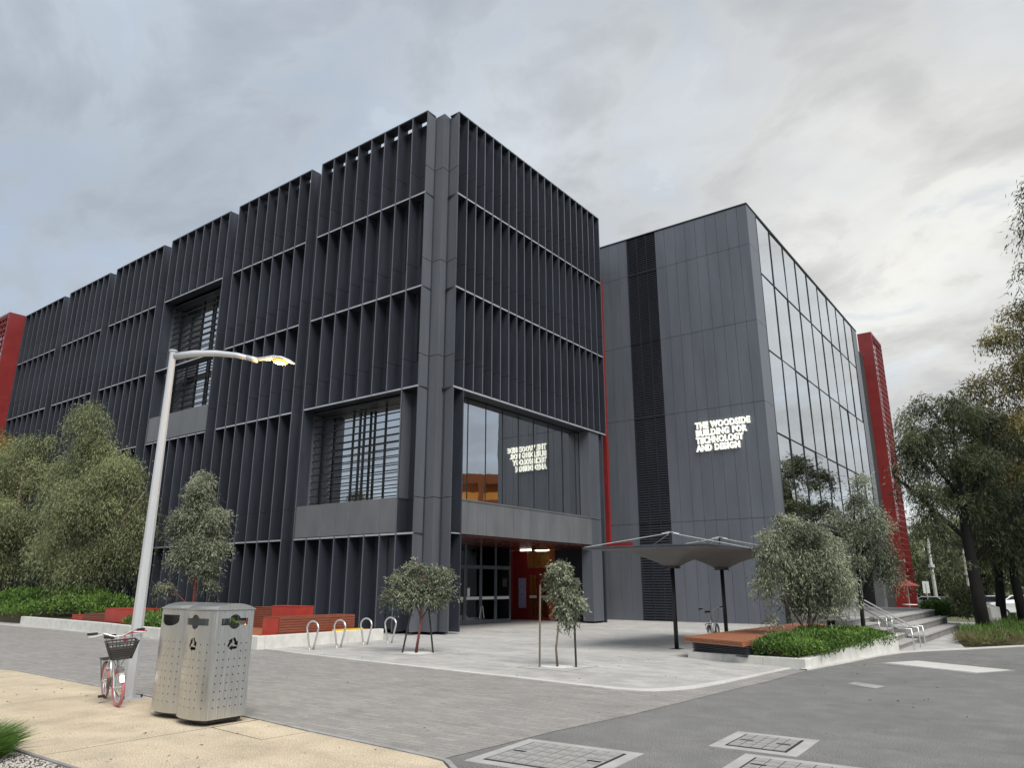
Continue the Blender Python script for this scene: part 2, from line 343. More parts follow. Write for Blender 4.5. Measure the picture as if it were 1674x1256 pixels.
def tree(name, label, base, trunk, limbs, lobes, n, per, leaf, droop, strand, lm, bark, group=None, shell=.5, cat='tree', tint_up=.2, twigs=True):
    """trunk: list of (x,y,z,r) relative; limbs: list of such lists; lobes relative"""
    t = thing(name, label, cat, base, 0, group)
    MB().tube([p[:3] for p in trunk], [p[3] for p in trunk], 9).obj('trunk', bark, t, smooth=True)
    for l in limbs: MB().tube([p[:3] for p in l], [p[3] for p in l], 7).obj('limb', bark, t, smooth=True)
    if twigs:
        mb = MB(); anchors = [l[-1] for l in limbs]+[l[len(l)//2] for l in limbs]+[trunk[-1]]
        for lb in lobes:
            c = Vector(lb[:3]); a = min(anchors, key=lambda q: (Vector(q[:3])-c).length); a_ = Vector(a[:3])
            for q in range(7):
                e = c+Vector([random.gauss(0, .42)*lb[3+i] for i in range(3)])
                m_ = a_.lerp(e, .5)+Vector((random.gauss(0, .06), random.gauss(0, .06), random.gauss(.05, .06)))*lb[3]
                mb.tube([a_, m_, e], [max(.006, a[3]*.45), max(.005, a[3]*.28), .004], 5, cap=False)
        o_ = mb.obj('twigs', bark, t, smooth=True); o_['kind'] = 'stuff'
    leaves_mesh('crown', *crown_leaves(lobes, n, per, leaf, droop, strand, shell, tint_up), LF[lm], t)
    return t
def ground_cover(name, label, poly_pts, n, hfun, leaf, lm, cat='ground cover', up=.9, kind='stuff', patch=.9):
    """poly_pts: (xy arrays sampled); leaf tufts"""
    P = poly_pts(n); xy = P
    z = hfun(xy); d = unit(RNG.normal(size=(n, 3))*.8+np.array([0, 0, up]))
    pos = np.c_[xy, z*(.35+.65*RNG.random(n)**.5)]
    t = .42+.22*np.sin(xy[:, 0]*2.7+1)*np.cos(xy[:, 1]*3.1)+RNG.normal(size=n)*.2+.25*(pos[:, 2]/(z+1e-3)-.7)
    o = leaves_mesh(name, pos, d, leaf[0]*(.6+.8*RNG.random(n)), leaf[1]*(.7+.6*RNG.random(n)), t, LF[lm])
    return tag(o, label, cat, kind=kind)
def in_poly(poly):
    poly = np.array(poly, float)
    def f(n):
        out = []; lo = poly.min(0); hi = poly.max(0); tot = 0
        while tot < n:
            q = lo+RNG.random((n*2, 2))*(hi-lo); ins = np.zeros(len(q), bool); j = len(poly)-1
            for i in range(len(poly)):
                a, b = poly[i], poly[j]
                c = ((a[1] > q[:, 1]) != (b[1] > q[:, 1])) & (q[:, 0] < (b[0]-a[0])*(q[:, 1]-a[1])/(b[1]-a[1]+1e-12)+a[0]); ins ^= c; j = i
            out.append(q[ins]); tot += ins.sum()
        return np.concatenate(out)[:n]
    return f
# ------------------------------------------------------------------ ground
def terrain():
    xs = np.r_[-1500, -700, -300, np.linspace(-160, 160, 33), 300, 700, 1500]; ys = np.r_[-1500, -600, -200, -80, -30, 0, 20, np.linspace(34, 130, 33), 200, 400, 800, 1500]
    V = []; F = []
    for j, y in enumerate(ys):
        t = min(1, max(0, (y-36)/80)); t = t*t*(3-2*t)
        for x in xs: V.append((x, y, -.03-2.1*t))
    nx = len(xs)
    for j in range(len(ys)-1):
        for i in range(nx-1): F.append((j*nx+i, j*nx+i+1, (j+1)*nx+i+1, (j+1)*nx+i))
    me = bpy.data.meshes.new('ground'); me.from_pydata(V, [], F); me.materials.append(M['grassland']); o = bpy.data.objects.new('ground', me); COL.objects.link(o); struct(o)
terrain()
KERB_R = [(-4.45,15.62), (-4.21,17.2), (-3.9,19.8), (-3.62,21.0), (-3.28,21.8), (-2.5,23.05), (-1.36,25.1), (1.5,29.2), (6,34), (14,40), (40,52)]
EDGE_A = [(-5.22,3.2), (-5.10,5.66), (-5.0,7.5), (-4.82,8.95), (-4.67,11.4), (-4.51,13.4), (-4.45,15.62)]
struct(sheet('road', [(-5.3,-25), *EDGE_A, *KERB_R[1:], (60,40), (60,-25)], 0, 'road'))
PLAZA = [(-90,13.2), (-40,13.0), (-17.2,12.25), (-15.84,12.0), (-12.87,11.64), (-11.0,11.46), (-9.46,11.30), (-8.2,11.2), (-7.3,11.07), (-6.5,10.97), (-6.1,10.95), (-5.75,11.0), (-5.5,11.15), (-5.3,11.43), (-5.17,11.75), (-5.08,12.1), (-5.0,12.8), (-4.93,13.7), (-4.78,15.72)]
struct(sheet('paver_pavement', [(-90,-30), (-5.3,-30), *EDGE_A, (-4.6,15.9), *reversed(PLAZA)], .004, 'paver'))
struct(sheet('plaza', [*PLAZA, (-4.45,15.62), *KERB_R[1:6], (-3.0,26), (-3.0,40), (-90,40)], .008, 'plaza'))
def ribbon(name, line, wd, z0, z1, m, side=1):
    """raised strip following a polyline"""
    pts = [Vector((p[0], p[1])) for p in line]; a = []; b = []
    for i, p in enumerate(pts):
        d = (pts[min(i+1, len(pts)-1)]-pts[max(i-1, 0)]).normalized(); nrm = Vector((-d.y, d.x))*side
        a.append(p); b.append(p+nrm*(wd if isinstance(wd, (int, float)) else wd[i]))
    mb = MB()
    for i in range(len(pts)-1):
        mb.quad((*a[i], z1), (*a[i+1], z1), (*b[i+1], z1), (*b[i], z1))
        mb.quad((*a[i], z0), (*a[i+1], z0), (*a[i+1], z1), (*a[i], z1))
        mb.quad((*b[i], z1), (*b[i+1], z1), (*b[i+1], z0), (*b[i], z0))
    return mb.obj(name, m)
k1 = struct(ribbon('kerb', PLAZA[3:], [.10, .12, .14, .16, .17, .18, .20, .22, .24, .25, .25, .25, .22, .18, .14, .10], -.02, .016, 'strip'))
k2 = struct(ribbon('kerb', KERB_R, [.16, .16, .18, .2, .2, .2, .2, .2, .2, .2, .2], -.02, .022, 'strip'))
# beige footpath: cast slabs with open joints over a dark bed
struct(sheet('path_bed', [(-40,3.5), (-5.28,3.5), (-5.28,5.66), (-7,5.83), (-11.5,6.13), (-16.8,6.36), (-17.4,6.2), (-18.6,5.4), (-20,4.4)], .008, 'soil'))
def ptop(x): return float(np.interp(x, [-20,-18.6,-17.4,-16.8,-11.5,-7,-5.12,-4.6], [4.4,5.4,6.12,6.3,6.1,5.8,5.66,5.2]))
fp = bpy.data.objects.new('footpath', None); COL.objects.link(fp); struct(fp)
cuts = [-40, -20, -15.6, -12.1, -8.28, -5.12]
for a, b in zip(cuts[:-1], cuts[1:]):
    xs_ = [a+.006]+[x for x in (-18.6, -17.4, -16.8) if a < x < b]+[b-.006]
    lo = 3.42
    if b > -5.2: poly = [(a+.006, lo), (-4.3, lo), (-4.55, 4.6), (-4.78, 5.45), (-5.0, 5.62), (-5.25, 5.66), (-7.16, 5.79), (-7.2, 5.2), (-8.27, 5.27)]
    else: poly = [(xs_[0], lo), (xs_[-1], lo)]+[(x, ptop(x)) for x in reversed(xs_)]
    o = sheet('slab', poly, .014, 'path'); o.parent = fp
o = sheet('slab', [(-8.262,5.285), (-7.212,5.212), (-7.172,5.785), (-8.26,5.90)], .014, 'path'); o.parent = fp
o = sheet('slab', [(-40,-6), (-20,-6), (-9.2,1.3), (-9.2,3.408), (-40,3.408)], .014, 'path'); o.parent = fp
struct(ribbon('path_edging', [(-4.28,3.2), (-4.53,4.62), (-4.76,5.47), (-5.0,5.64), (-5.25,5.68), (-7.16,5.81), (-8.27,5.92), (-11.5,6.12), (-16.8,6.32), (-17.4,6.14), (-18.6,5.42), (-20,4.42)], .06, -.02, .019, 'cover', -1))
# gravel strip and grass by the camera
struct(sheet('garden_bed', [(-9.19,1.4), (-4.4,-.6), (-4.4,3.40), (-9.19,3.40)], .012, 'soil'))
ed = MB().box(-9.2, -4.4, 3.405, 3.445, .0, .03).obj('bed_edging', 'concrete_dk'); tag(ed, 'thin concrete edging along the gravel strip at the bottom left', 'edging')
def pebbles(name, poly, n, r, z, label, m='gravel'):
    P = in_poly(poly)(n); rr = r*(.6+.8*RNG.random(n)); V = []; F = []
    base = np.array([(1,0,0),(-.5,.87,0),(-.5,-.87,0),(.1,.1,.75),(0,0,-.6)])
    for i in range(n):
        a = RNG.random()*6.28; c, s = math.cos(a), math.sin(a); k = len(V)
        for q in base: V.append((P[i,0]+rr[i]*(q[0]*c-q[1]*s)*1.2, P[i,1]+rr[i]*(q[0]*s+q[1]*c)*.9, z+rr[i]*q[2]*.8))
        F += [(k,k+1,k+3),(k+1,k+2,k+3),(k+2,k,k+3)]
    me = bpy.data.meshes.new(name); me.from_pydata(V, [], F); me.materials.append(M[m]); o = bpy.data.objects.new(name, me); COL.objects.link(o)
    return tag(o, label, 'gravel', kind='stuff')
pebbles('gravel', [(-9.15,2.0), (-5.5,.5), (-5.5,3.39), (-9.15,3.39)], 16000, .011, .018, 'loose grey gravel beside the grass clump at the bottom left')

# ------------------------------------------------------------------ finned building
X0, Y0 = -16.94, 18.33
FB = thing('finned_building', 'large charcoal building clad in tall vertical metal fins, with glazed corner entrance', 'building', (0,0,0))
BAYS = [(-17.90,-24.42,8), (-25.18,-30.85,7), (-31.69,-37.25,7), (-38.14,-43.57,7), (-44.47,-49.85,7), (-50.76,-56.84,7)]
LV = [(16.50,20.17,17.60), (12.55,16.50,13.62), (8.63,12.55,9.75), (3.37,8.63,4.55), (.09,3.37,None)]
def fin_mesh(h0, h1, joint, axis):
    mb = MB()
    for a, b in ([(h0, joint-.008), (joint+.008, h1)] if joint else [(h0, h1)]):
        if axis == 'y': mb.box(-.022, .022, -.024, .5, a, b).box(-.024, .024, -.030, -.0242, a, b, 1)
        else: mb.box(-.5, .024, -.022, .022, a, b).box(.0242, .030, -.024, .024, a, b, 1)
    return mb.mesh('fin', ['fin', 'fin_edge'])
finY = [fin_mesh(a, b-.004, j, 'y') for a, b, j in LV]; finX = [fin_mesh(a, b-.004, j, 'x') for a, b, j in LV]
OPEN = {(0, 3), (2, 1), (2, 2)}            # (bay, level) openings
for bi, (xr, xl, nc) in enumerate(BAYS):
    wd = (xr-xl)/nc
    for li, (za, zb, jt) in enumerate(LV):
        for k in range(nc+1):
            if bi == 0 and k == 0: continue
            if (bi, li) in OPEN and not (k == nc or (k == 1 and bi == 0) or (k == 0 and bi)): continue
            inst('fin', finY[li], FB, (xr-wd*k, Y0, 0))
        # cladding behind the fins: one sheet per bay and storey, or only the end cell beside a big window
        a, b = (xl, xr) if (bi, li) not in OPEN else ((xr-wd, xr) if bi == 0 else (None, None))
        if a is not None:
            zt = zb if li else 20.0
            mb = MB()
            for q, s in ([(za, jt-.008), (jt+.008, zt)] if jt else [(.12, zt)]): mb.box(a, b, Y0+.5, Y0+.56, q, s)
            mb.obj('wall_cladding', 'fin', FB)
            if (bi, li) not in OPEN:
                for k in range(nc):
                    if li < 4 and random.random() < .5:
                        x = xl+wd*k+.20; w0 = MB().box(x, x+.34, Y0+.485, Y0+.497, (jt or 1)+.05, zt-.15).obj('window_slot', 'carglass', FB)
        if li < 4 or True:
            zt = zb
            dep = .5 if li else .47
            mb = MB().box(xl, xr, Y0+.012, Y0+dep, zt-.05, zt)
            mb.box(xl, xr, Y0-.012, Y0+.010, zt-.055, zt+.005, 1)
            mb.obj('ledge', ['fin', 'edge' if li else 'fin'], FB)
# zig-zag recesses between the bays
for (xr, xl, nc), (xr2, xl2, nc2) in zip(BAYS[:-1], BAYS[1:]):
    mb = MB()
    for a, b in ((.1, 4.55), (4.565, 9.8), (9.815, 13.65), (13.665, 17.63), (17.645, 20.0)):
        mb.prism([(xr2+.03, Y0+.40), (xr2+.42, Y0+.50), (xl-.03, Y0+.44), (xl-.03, Y0+.6), (xr2+.03, Y0+.6)], a, b)
    mb.obj('recess_panel', 'fin', FB)
# corner column in stacked zig-zag segments
COLP = [(-17.90,18.31), (-17.93,18.88), (-17.47,18.87), (-17.50,19.24), (-16.92,19.12), (-16.96,19.22), (-17.6,19.5), (-18.2,19.05), (-17.97,18.36)]
for a, b in ((.10,4.58), (4.60,9.83), (9.85,13.67), (13.69,17.66), (17.68,20.15)):
    MB().prism(COLP, a, b).obj('corner_column', 'column', FB, bevel=.006)
MB().box(-17.8, -17.6, 19.05, 19.3, 0, 20.1).obj('column_core', 'joint', FB)
# right-hand facade
YS = [19.14+.556*k for k in range(21)]
for li in range(3):
    za, zb, jt = LV[li]; zt = zb if li else 20.0
    for k in range(1, 21): inst('fin', finX[li], FB, (X0, YS[k], 0))
    mb = MB()
    for q, s in ((za, jt-.008), (jt+.008, zt)): mb.box(X0-.56, X0-.5, 19.2, 30.26, q, s)
    mb.obj('wall_cladding', 'fin', FB)
    dep = .5 if li else .47
    MB().box(X0-dep, X0-.012, 19.14, 30.28, zb-.05, zb).box(X0-.010, X0+.012, 19.14, 30.28, zb-.055, zb+.005, 1).obj('ledge', ['fin', 'edge' if li else 'fin'], FB)
MB().box(X0-.62, X0-.012, 19.14, 30.28, 8.56, 8.625).box(X0-.010, X0+.012, 19.14, 30.28, 8.565, 8.63, 1).obj('ledge', ['fin', 'edge'], FB)
# fins and ledge flanking the entrance side of the column
for za, zb in ((3.37, 8.56), (.09, 3.37)):
    MB().box(X0-.5, X0+.03, 19.67, 19.725, za, zb).obj('fin', 'fin', FB)
    MB().box(X0-.5, X0-.44, 19.2, 19.67, za, zb).obj('wall_cladding', 'fin', FB)
MB().box(X0-.44, X0, 19.2, 19.67, 3.34, 3.37).box(X0, X0+.012, 19.2, 19.67, 3.34, 3.375, 1).obj('ledge', ['fin', 'edge'], FB)
# first-floor glazing on the entrance side
GX = X0-.62
ym = [19.73, 20.74, 21.83, 22.92, 24.0, 25.1, 26.22, 27.33, 28.44, 29.42]
for k in range(9):
    wn = MB().box(GX-.012, GX, ym[k]+.012, ym[k+1]-.012, 4.60, 8.50).obj('window', 'glass_l', FB)
    MB().box(GX-.02, GX+.02, ym[k+1]-.012, ym[k+1]+.012, 4.60, 8.50).obj('mullion', 'black', wn)
MB().box(GX-.02, GX+.03, 19.73, 29.42, 8.50, 8.56).obj('window_head', 'black', FB)
MB().box(X0-.62, X0-.03, 19.73, 29.44, 4.53, 4.585).obj('window_sill', 'spandrel', FB)
ys = [19.735, 20.18, 20.71, 21.24, 21.79, 22.34, 22.89, 23.46, 24.0, 24.55, 25.09, 25.64, 26.21, 26.78, 27.33, 27.87, 28.36, 28.78]
for a, b in zip(ys[:-1], ys[1:]): MB().box(X0-.10, X0-.05+random.uniform(-.002, .002), a+.005, b-.005, 3.36, 4.525).obj('spandrel_panel', 'spandrel', FB, bevel=.004)
MB().box(X0-.2, X0-.105, 19.73, 28.8, 3.36, 4.52).obj('spandrel_back', 'joint', FB)
for a, b in ((.09, 4.52), (4.535, 8.55)):
    MB().box(X0-.6, X0-.06, 28.79, 29.67, a, b).obj('pier_panel', 'panel2', FB)
    MB().box(X0-.6, X0-.22, 29.67, 30.24, a, b).obj('pier_panel', 'fin', FB)
# room behind that glazing
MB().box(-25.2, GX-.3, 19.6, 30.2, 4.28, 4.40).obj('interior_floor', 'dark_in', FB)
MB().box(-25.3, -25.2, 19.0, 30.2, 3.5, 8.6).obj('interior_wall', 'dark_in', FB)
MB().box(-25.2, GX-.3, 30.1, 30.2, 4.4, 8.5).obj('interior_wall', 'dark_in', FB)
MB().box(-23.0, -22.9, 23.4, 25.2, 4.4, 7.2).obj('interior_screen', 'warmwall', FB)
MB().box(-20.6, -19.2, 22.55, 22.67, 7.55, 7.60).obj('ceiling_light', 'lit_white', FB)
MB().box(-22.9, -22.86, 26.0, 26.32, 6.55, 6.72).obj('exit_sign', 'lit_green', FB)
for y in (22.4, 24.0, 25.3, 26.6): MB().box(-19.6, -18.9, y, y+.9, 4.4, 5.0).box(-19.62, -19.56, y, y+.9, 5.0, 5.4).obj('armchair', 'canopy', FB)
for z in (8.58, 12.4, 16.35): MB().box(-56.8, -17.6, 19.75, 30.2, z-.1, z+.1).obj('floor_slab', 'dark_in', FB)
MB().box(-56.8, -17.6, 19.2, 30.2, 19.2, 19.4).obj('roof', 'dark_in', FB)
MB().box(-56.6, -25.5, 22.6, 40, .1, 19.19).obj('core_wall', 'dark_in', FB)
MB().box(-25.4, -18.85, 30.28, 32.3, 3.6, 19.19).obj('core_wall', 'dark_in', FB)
MB().box(-57.0, -56.86, Y0, 40, .1, 20.1).obj('end_wall', 'fin', FB)
# big louvred windows of the left facade
def louvred(xa, xb, z0, z1, sill0, step, posts, npane):
    yg = Y0+1.08
    MB().box(xa-.06, xa-.027, Y0+.02, yg+.1, z0-.05, z1+.05).obj('window_reveal', 'panel2', FB)
    MB().box(xb+.027, xb+.06, Y0+.02, yg+.1, z0-.05, z1+.05).obj('window_reveal', 'panel2', FB)
    MB().box(xa-.02, xb+.02, Y0+.5, yg+.1, z1+.06, z1+.12).obj('window_head', 'fin', FB)
    MB().box(xa, xb, Y0+.06, yg+.05, z0-.07, z0-.02).obj('window_sill', 'spandrel', FB)
    n = max(1, round((xb-xa)/.81)); w_ = (xb-xa)/n
    for k in range(n): MB().box(xa+w_*k+.006, xa+w_*(k+1)-.006, Y0-.005, Y0+.06, sill0, z0-.03).obj('spandrel_panel', 'spandrel', FB, bevel=.004)
    w_ = (xb-xa)/npane
    for k in range(npane):
        wn = MB().box(xa+w_*k+.03, xa+w_*(k+1)-.03, yg, yg+.012, z0, z1+.05).obj('window', 'glass_l', FB)
        MB().box(xa+w_*k-.03, xa+w_*k+.03, yg-.04, yg+.05, z0, z1+.05).obj('mullion', 'black', wn)
    z = z0+.12
    while z < z1:
        MB().box(xa, xb, Y0+.60, Y0+.67, z, z+.028).obj('louvre_blade', 'black', FB); z += step
    for x in posts: MB().box(x-.035, x+.035, Y0+.76, Y0+.84, z0-.02, z1).obj('louvre_post', 'black', FB)
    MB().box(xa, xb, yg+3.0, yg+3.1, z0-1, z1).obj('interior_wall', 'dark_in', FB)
louvred(-24.39, -18.75, 4.66, 8.42, 3.40, .288, (-19.25, -21.55, -21.80, -24.0), 3)
louvred(-37.22, -31.73, 10.0, 16.2, 8.68, .33, (-32.2, -33.4, -34.6, -36.6), 5)
# lit lobby lamps seen through the first louvred window; ground floor panes
MB().box(-21.4, -20.2, Y0+2.2, Y0+2.3, 7.9, 7.94).obj('ceiling_light', 'lit_white', FB)
MB().box(-19.48, -18.75, Y0+.40, Y0+.41, .15, 3.3).obj('window', 'glass_l', FB)
MB().box(-35.6, -33.4, Y0+.40, Y0+.41, .6, 3.3).obj('window', 'glass_l', FB)
for z in (.6, 1.3, 2.2): MB().box(-35.6, -33.4, Y0+.36, Y0+.40, z, z+.05).obj('window_rail', 'concrete_dk', FB)
# entrance recess under the glazing
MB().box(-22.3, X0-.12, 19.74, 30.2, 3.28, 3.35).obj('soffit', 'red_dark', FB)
DX = -20.6
MB().box(-20.7, -17.4, 19.55, 19.66, 0, 3.27).obj('side_wall', 'fin', FB)
dy = [19.70, 20.95, 22.2, 23.3, 24.3, 25.35, 26.4, 27.5]
for k in range(7):
    a, b = dy[k], dy[k+1]
    d = MB().box(DX-.03, DX+.03, a, a+.09, 0, 2.45).box(DX-.03, DX+.03, b-.09, b-.004, 0, 2.45).box(DX-.03, DX+.03, a+.09, b-.09, 0, .18).box(DX-.03, DX+.03, a+.09, b-.09, 2.3, 2.45).obj('door', 'panel2', FB)
    MB().box(DX-.006, DX+.006, a+.09, b-.09, .18, 2.3).obj('pane', 'glass_dk', d)
    MB().box(DX+.008, DX+.014, a+.10, b-.10, 1.02, 1.14).obj('safety_strip', 'paper', d)
    if k in (4, 5): MB().tube([(DX+.09, (b if k == 4 else a)+(-.16 if k == 4 else .16), .25), (DX+.09, (b if k == 4 else a)+(-.05 if k == 4 else .05), .75)], .016).obj('handle', 'steel_pol', d)
    t_ = MB().box(DX-.03, DX+.03, a, a+.06, 2.455, 3.27).box(DX-.03, DX+.03, b-.06, b-.004, 2.455, 3.27).obj('transom_frame', 'panel2', FB)
    MB().box(DX-.006, DX+.006, a+.06, b-.06, 2.46, 3.27).obj('pane', 'glass_dk', t_)
MB().box(DX+.016, DX+.02, 23.70, 24.05, 1.62, 1.69).box(DX+.016, DX+.02, 23.74, 23.98, 1.52, 1.59).obj('door_notice', 'paper', FB)
MB().box(DX+.016, DX+.02, 24.46, 24.62, 1.15, 1.50).obj('door_notice', 'paper', FB)
# red end wall of the recess with doors to a lit lobby
YE = 30.0
MB().box(-22.4, -21.42, YE, YE+.1, 0, 3.27).obj('portal_wall', 'red', FB)
MB().box(-22.4, -22.3, 27.6, YE, 0, 3.27).obj('portal_return', 'red', FB)
for a, b in ((-21.42, -20.78), (-20.76, -20.12)):
    d = MB().box(a, a+.10, YE, YE+.07, 0, 2.25).box(b-.10, b, YE, YE+.07, 0, 2.25).box(a+.10, b-.10, YE, YE+.07, 2.1, 2.25).box(a+.10, b-.10, YE, YE+.07, 0, .15).obj('red_door', 'red', FB)
    MB().box(a+.10, b-.10, YE+.03, YE+.04, .15, 2.1).obj('pane', 'glass_dk', d)
    MB().box(a+.11, b-.11, YE+.01, YE+.02, 1.02, 1.14).obj('safety_strip', 'paper', d)
MB().box(-21.42, -20.12, YE, YE+.08, 2.25, 2.42).obj('portal_beam', 'red', FB)
MB().box(-21.42, -20.12, YE+.04, YE+.05, 2.42, 3.27).obj('transom_pane', 'glass_dk', FB)
MB().box(-20.12, -19.72, YE, YE+.1, 0, 3.27).obj('portal_wall', 'orange', FB)
MB().box(-22.6, -19.4, 32.0, 32.1, .0, 3.4).obj('lobby_wall', 'warmwall', FB)
MB().box(-19.5, -19.4, YE+.1, 32.0, .0, 3.4).obj('lobby_wall', 'orange', FB)
MB().box(-22.6, -22.5, YE+.1, 32.0, .0, 3.4).obj('lobby_wall', 'warmwall', FB)
MB().box(-22.6, -19.4, YE+.1, 32.0, 3.4, 3.5).obj('lobby_ceiling', 'warmwall', FB)
MB().box(-21.6, -20.4, 30.9, 31.05, 3.30, 3.36).obj('lobby_light', 'lit_lobby', FB)
MB().box(-21.35, -20.75, 29.3, 29.42, 3.22, 3.276).obj('soffit_light', 'lit_white', FB)
MB().box(-21.95, -21.5, YE-.012, YE-.004, .55, 1.95).obj('poster', 'poster', FB)
MB().box(-19.70, -17.0, 29.86, 29.95, 0, 3.27).obj('side_wall', 'fin', FB)
MB().box(-18.62, -18.35, 29.85, 29.857, 1.55, 1.95).obj('wall_notice', 'paper', FB)
MB().box(-17.6, -17.25, 29.85, 29.857, 1.42, 1.49).obj('wall_notice', 'paper', FB)
MB().box(-25.2, -20.7, 19.6, 27.5, -.02, .012).obj('lobby_floor', 'dark_in', FB)
MB().box(-24.9, -20.75, 19.6, 27.4, .1, 3.27).obj('core_wall', 'dark_in', FB)
# red corner flashing beside the glazing
MB().box(-17.30, -17.10, 30.62, 30.80, 3.45, 16.9).obj('flashing', 'red', FB)
MB().box(-17.30, -16.0, 30.60, 30.80, 3.3, 3.52).obj('flashing', 'red', FB)
# red framed screen at the far left end
def lattice(name, axis, p0, p1, fixed, z0, z1, nv, dz, m, parent, th=.07):
    mb = MB()
    for k in range(nv+1):
        a = p0+(p1-p0)*k/nv
        if axis == 'x': mb.box(a-.03, a+.03, fixed, fixed+th, z0, z1)
        else: mb.box(fixed-.02, fixed, a-.016, a+.016, z0, z1)
    z = z0; i = 0
    while z < z1:
        if axis == 'x': mb.box(min(p0,p1), max(p0,p1), fixed-.03-.02*(i % 2), fixed-.002, z, z+.07)
        else: mb.box(fixed+.002, fixed+.02, min(p0,p1), max(p0,p1), z, z+.085)
        z += dz; i += 1
    o = mb.obj(name, m, parent); o['kind'] = 'stuff'; return o
YR = Y0-1.0
rf = MB().box(-57.25, -57.05, YR, Y0+3, 1, 20.2).box(-66.2, -66.0, YR, Y0+3, 1, 20.2).box(-66.0, -57.25, YR, Y0+3, 20.0, 20.2).box(-66, -57.25, YR+.02, YR+.3, 1, 1.4).obj('red_frame', 'red', FB)
lattice('screen_lattice', 'x', -65.9, -57.3, YR+.05, 1.4, 20.0, 16, .42, 'red', rf)
MB().box(-66, -57.3, YR+.75, YR+.77, 1.4, 20).obj('screen_pane', 'glass_cw', rf)
MB().box(-66, -57.1, YR+2, YR+22, -.1, 19.9).obj('core_wall', 'dark_in', FB)

# ------------------------------------------------------------------ panelled building with the sign
X2, Y2, H2 = -9.46, 31.0, 18.85
PB = thing('panelled_building', 'grey panel clad block with mirrored curtain wall side, louvre strip and lit sign', 'building')
XS = [-17.9, -17.39, -16.78, -16.25, -15.74]; XS2 = [-14.15, -13.64, -13.08, -12.56, -12.03, -11.51, -10.98, -10.46, -9.94, X2]
ZR = [.02, 4.35, 9.33, 13.08, 16.80, H2-.02]
MB().box(-18.2, X2-.06, Y2+.05, Y2+.3, .0, H2-.05).obj('wall_backing', 'joint', PB)
for xs in (XS, XS2):
    for a, b in zip(xs[:-1], xs[1:]):
        for z0, z1 in zip(ZR[:-1], ZR[1:]):
            MB().box(a+.006, b-.006, Y2+random.uniform(-.002, .002), Y2+.05, z0+.008, z1-.008).obj('panel', 'panel', PB)
lv = MB()
for i in range(3):
    a = -15.74+.53*i; z = .06
    lv.box(a, a+.02, Y2-.012, Y2+.05, .02, H2-.05)
    while z < H2-.1:
        lv.quad((a+.03, Y2-.008, z), (a+.52, Y2-.008, z), (a+.52, Y2+.045, z+.075), (a+.03, Y2+.045, z+.075)); z += .115
for z in ZR[1:-1]: lv.box(-15.74, -14.15, Y2-.014, Y2+.04, z-.02, z+.02)
o = lv.obj('louvre_slats', 'fin', PB); o['kind'] = 'stuff'
MB().box(-18, X2+.03, Y2-.03, Y2+.4, H2-.02, H2+.04).obj('parapet_cap', 'black', PB)
MB().box(X2-.4, X2+.03, Y2+.4, 53.15, H2-.02, H2+.04).obj('parapet_cap', 'black', PB)
MB().box(-18, X2-.3, Y2+.3, 53.1, 18.2, 18.4).obj('roof', 'dark_in', PB)
for z0, z1 in zip([4.40]+ZR[2:-1], ZR[2:]): MB().box(X2-.05, X2, Y2-.003, 32.28, z0+.008, z1-.008).obj('panel', 'panel', PB)
for z0, z1 in zip([4.40]+ZR[2:-1], ZR[2:]): MB().box(X2-.05, X2, 51.80, 53.15, z0+.008, z1-.008).obj('panel', 'panel', PB)
MB().box(X2-.3, X2-.06, Y2+.31, 32.28, 0, H2-.05).obj('wall_backing', 'joint', PB)
yc = [32.30, 34.30, 36.48, 38.65, 40.85, 43.05, 45.25, 47.42, 49.60, 51.78]; zc = [4.46, 8.15, 12.0, 15.8, H2-.06]
pane_mesh = {}
for k in range(9):
    for r in range(4):
        wn = MB().box(-.012, 0, -(yc[k+1]-yc[k])/2+.03, (yc[k+1]-yc[k])/2-.03, -(zc[r+1]-zc[r])/2+.03, (zc[r+1]-zc[r])/2-.03).obj('window', 'glass_cw', PB, loc=(X2-.02, (yc[k]+yc[k+1])/2, (zc[r]+zc[r+1])/2))
        wn.rotation_euler = (0, R(random.gauss(0, .22)), R(random.gauss(0, .22)))
for y in yc: MB().box(X2-.10, X2+.012, y-.022, y+.022, zc[0], zc[-1]).obj('mullion', 'black', PB)
for z in zc: MB().box(X2-.10, X2+.008, 32.3, 51.78, z-.024, z+.024).obj('transom', 'black', PB)
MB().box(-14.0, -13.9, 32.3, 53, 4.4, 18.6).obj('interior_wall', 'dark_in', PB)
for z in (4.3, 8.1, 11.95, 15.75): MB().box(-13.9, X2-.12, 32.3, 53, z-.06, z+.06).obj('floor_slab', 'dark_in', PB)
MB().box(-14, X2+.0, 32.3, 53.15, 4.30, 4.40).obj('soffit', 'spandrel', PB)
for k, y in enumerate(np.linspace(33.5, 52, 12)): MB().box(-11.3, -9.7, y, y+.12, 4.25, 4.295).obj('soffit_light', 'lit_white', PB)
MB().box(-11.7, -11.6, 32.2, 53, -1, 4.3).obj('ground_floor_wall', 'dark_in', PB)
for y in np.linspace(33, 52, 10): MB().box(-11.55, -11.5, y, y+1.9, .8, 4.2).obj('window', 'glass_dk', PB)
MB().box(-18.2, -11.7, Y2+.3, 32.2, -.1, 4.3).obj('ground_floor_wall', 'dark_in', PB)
for y in (36.5, 45.0, 51.6): MB().box(-10.1, -9.6, y, y+.9, -1.5, 4.3).obj('column', 'spandrel', PB)
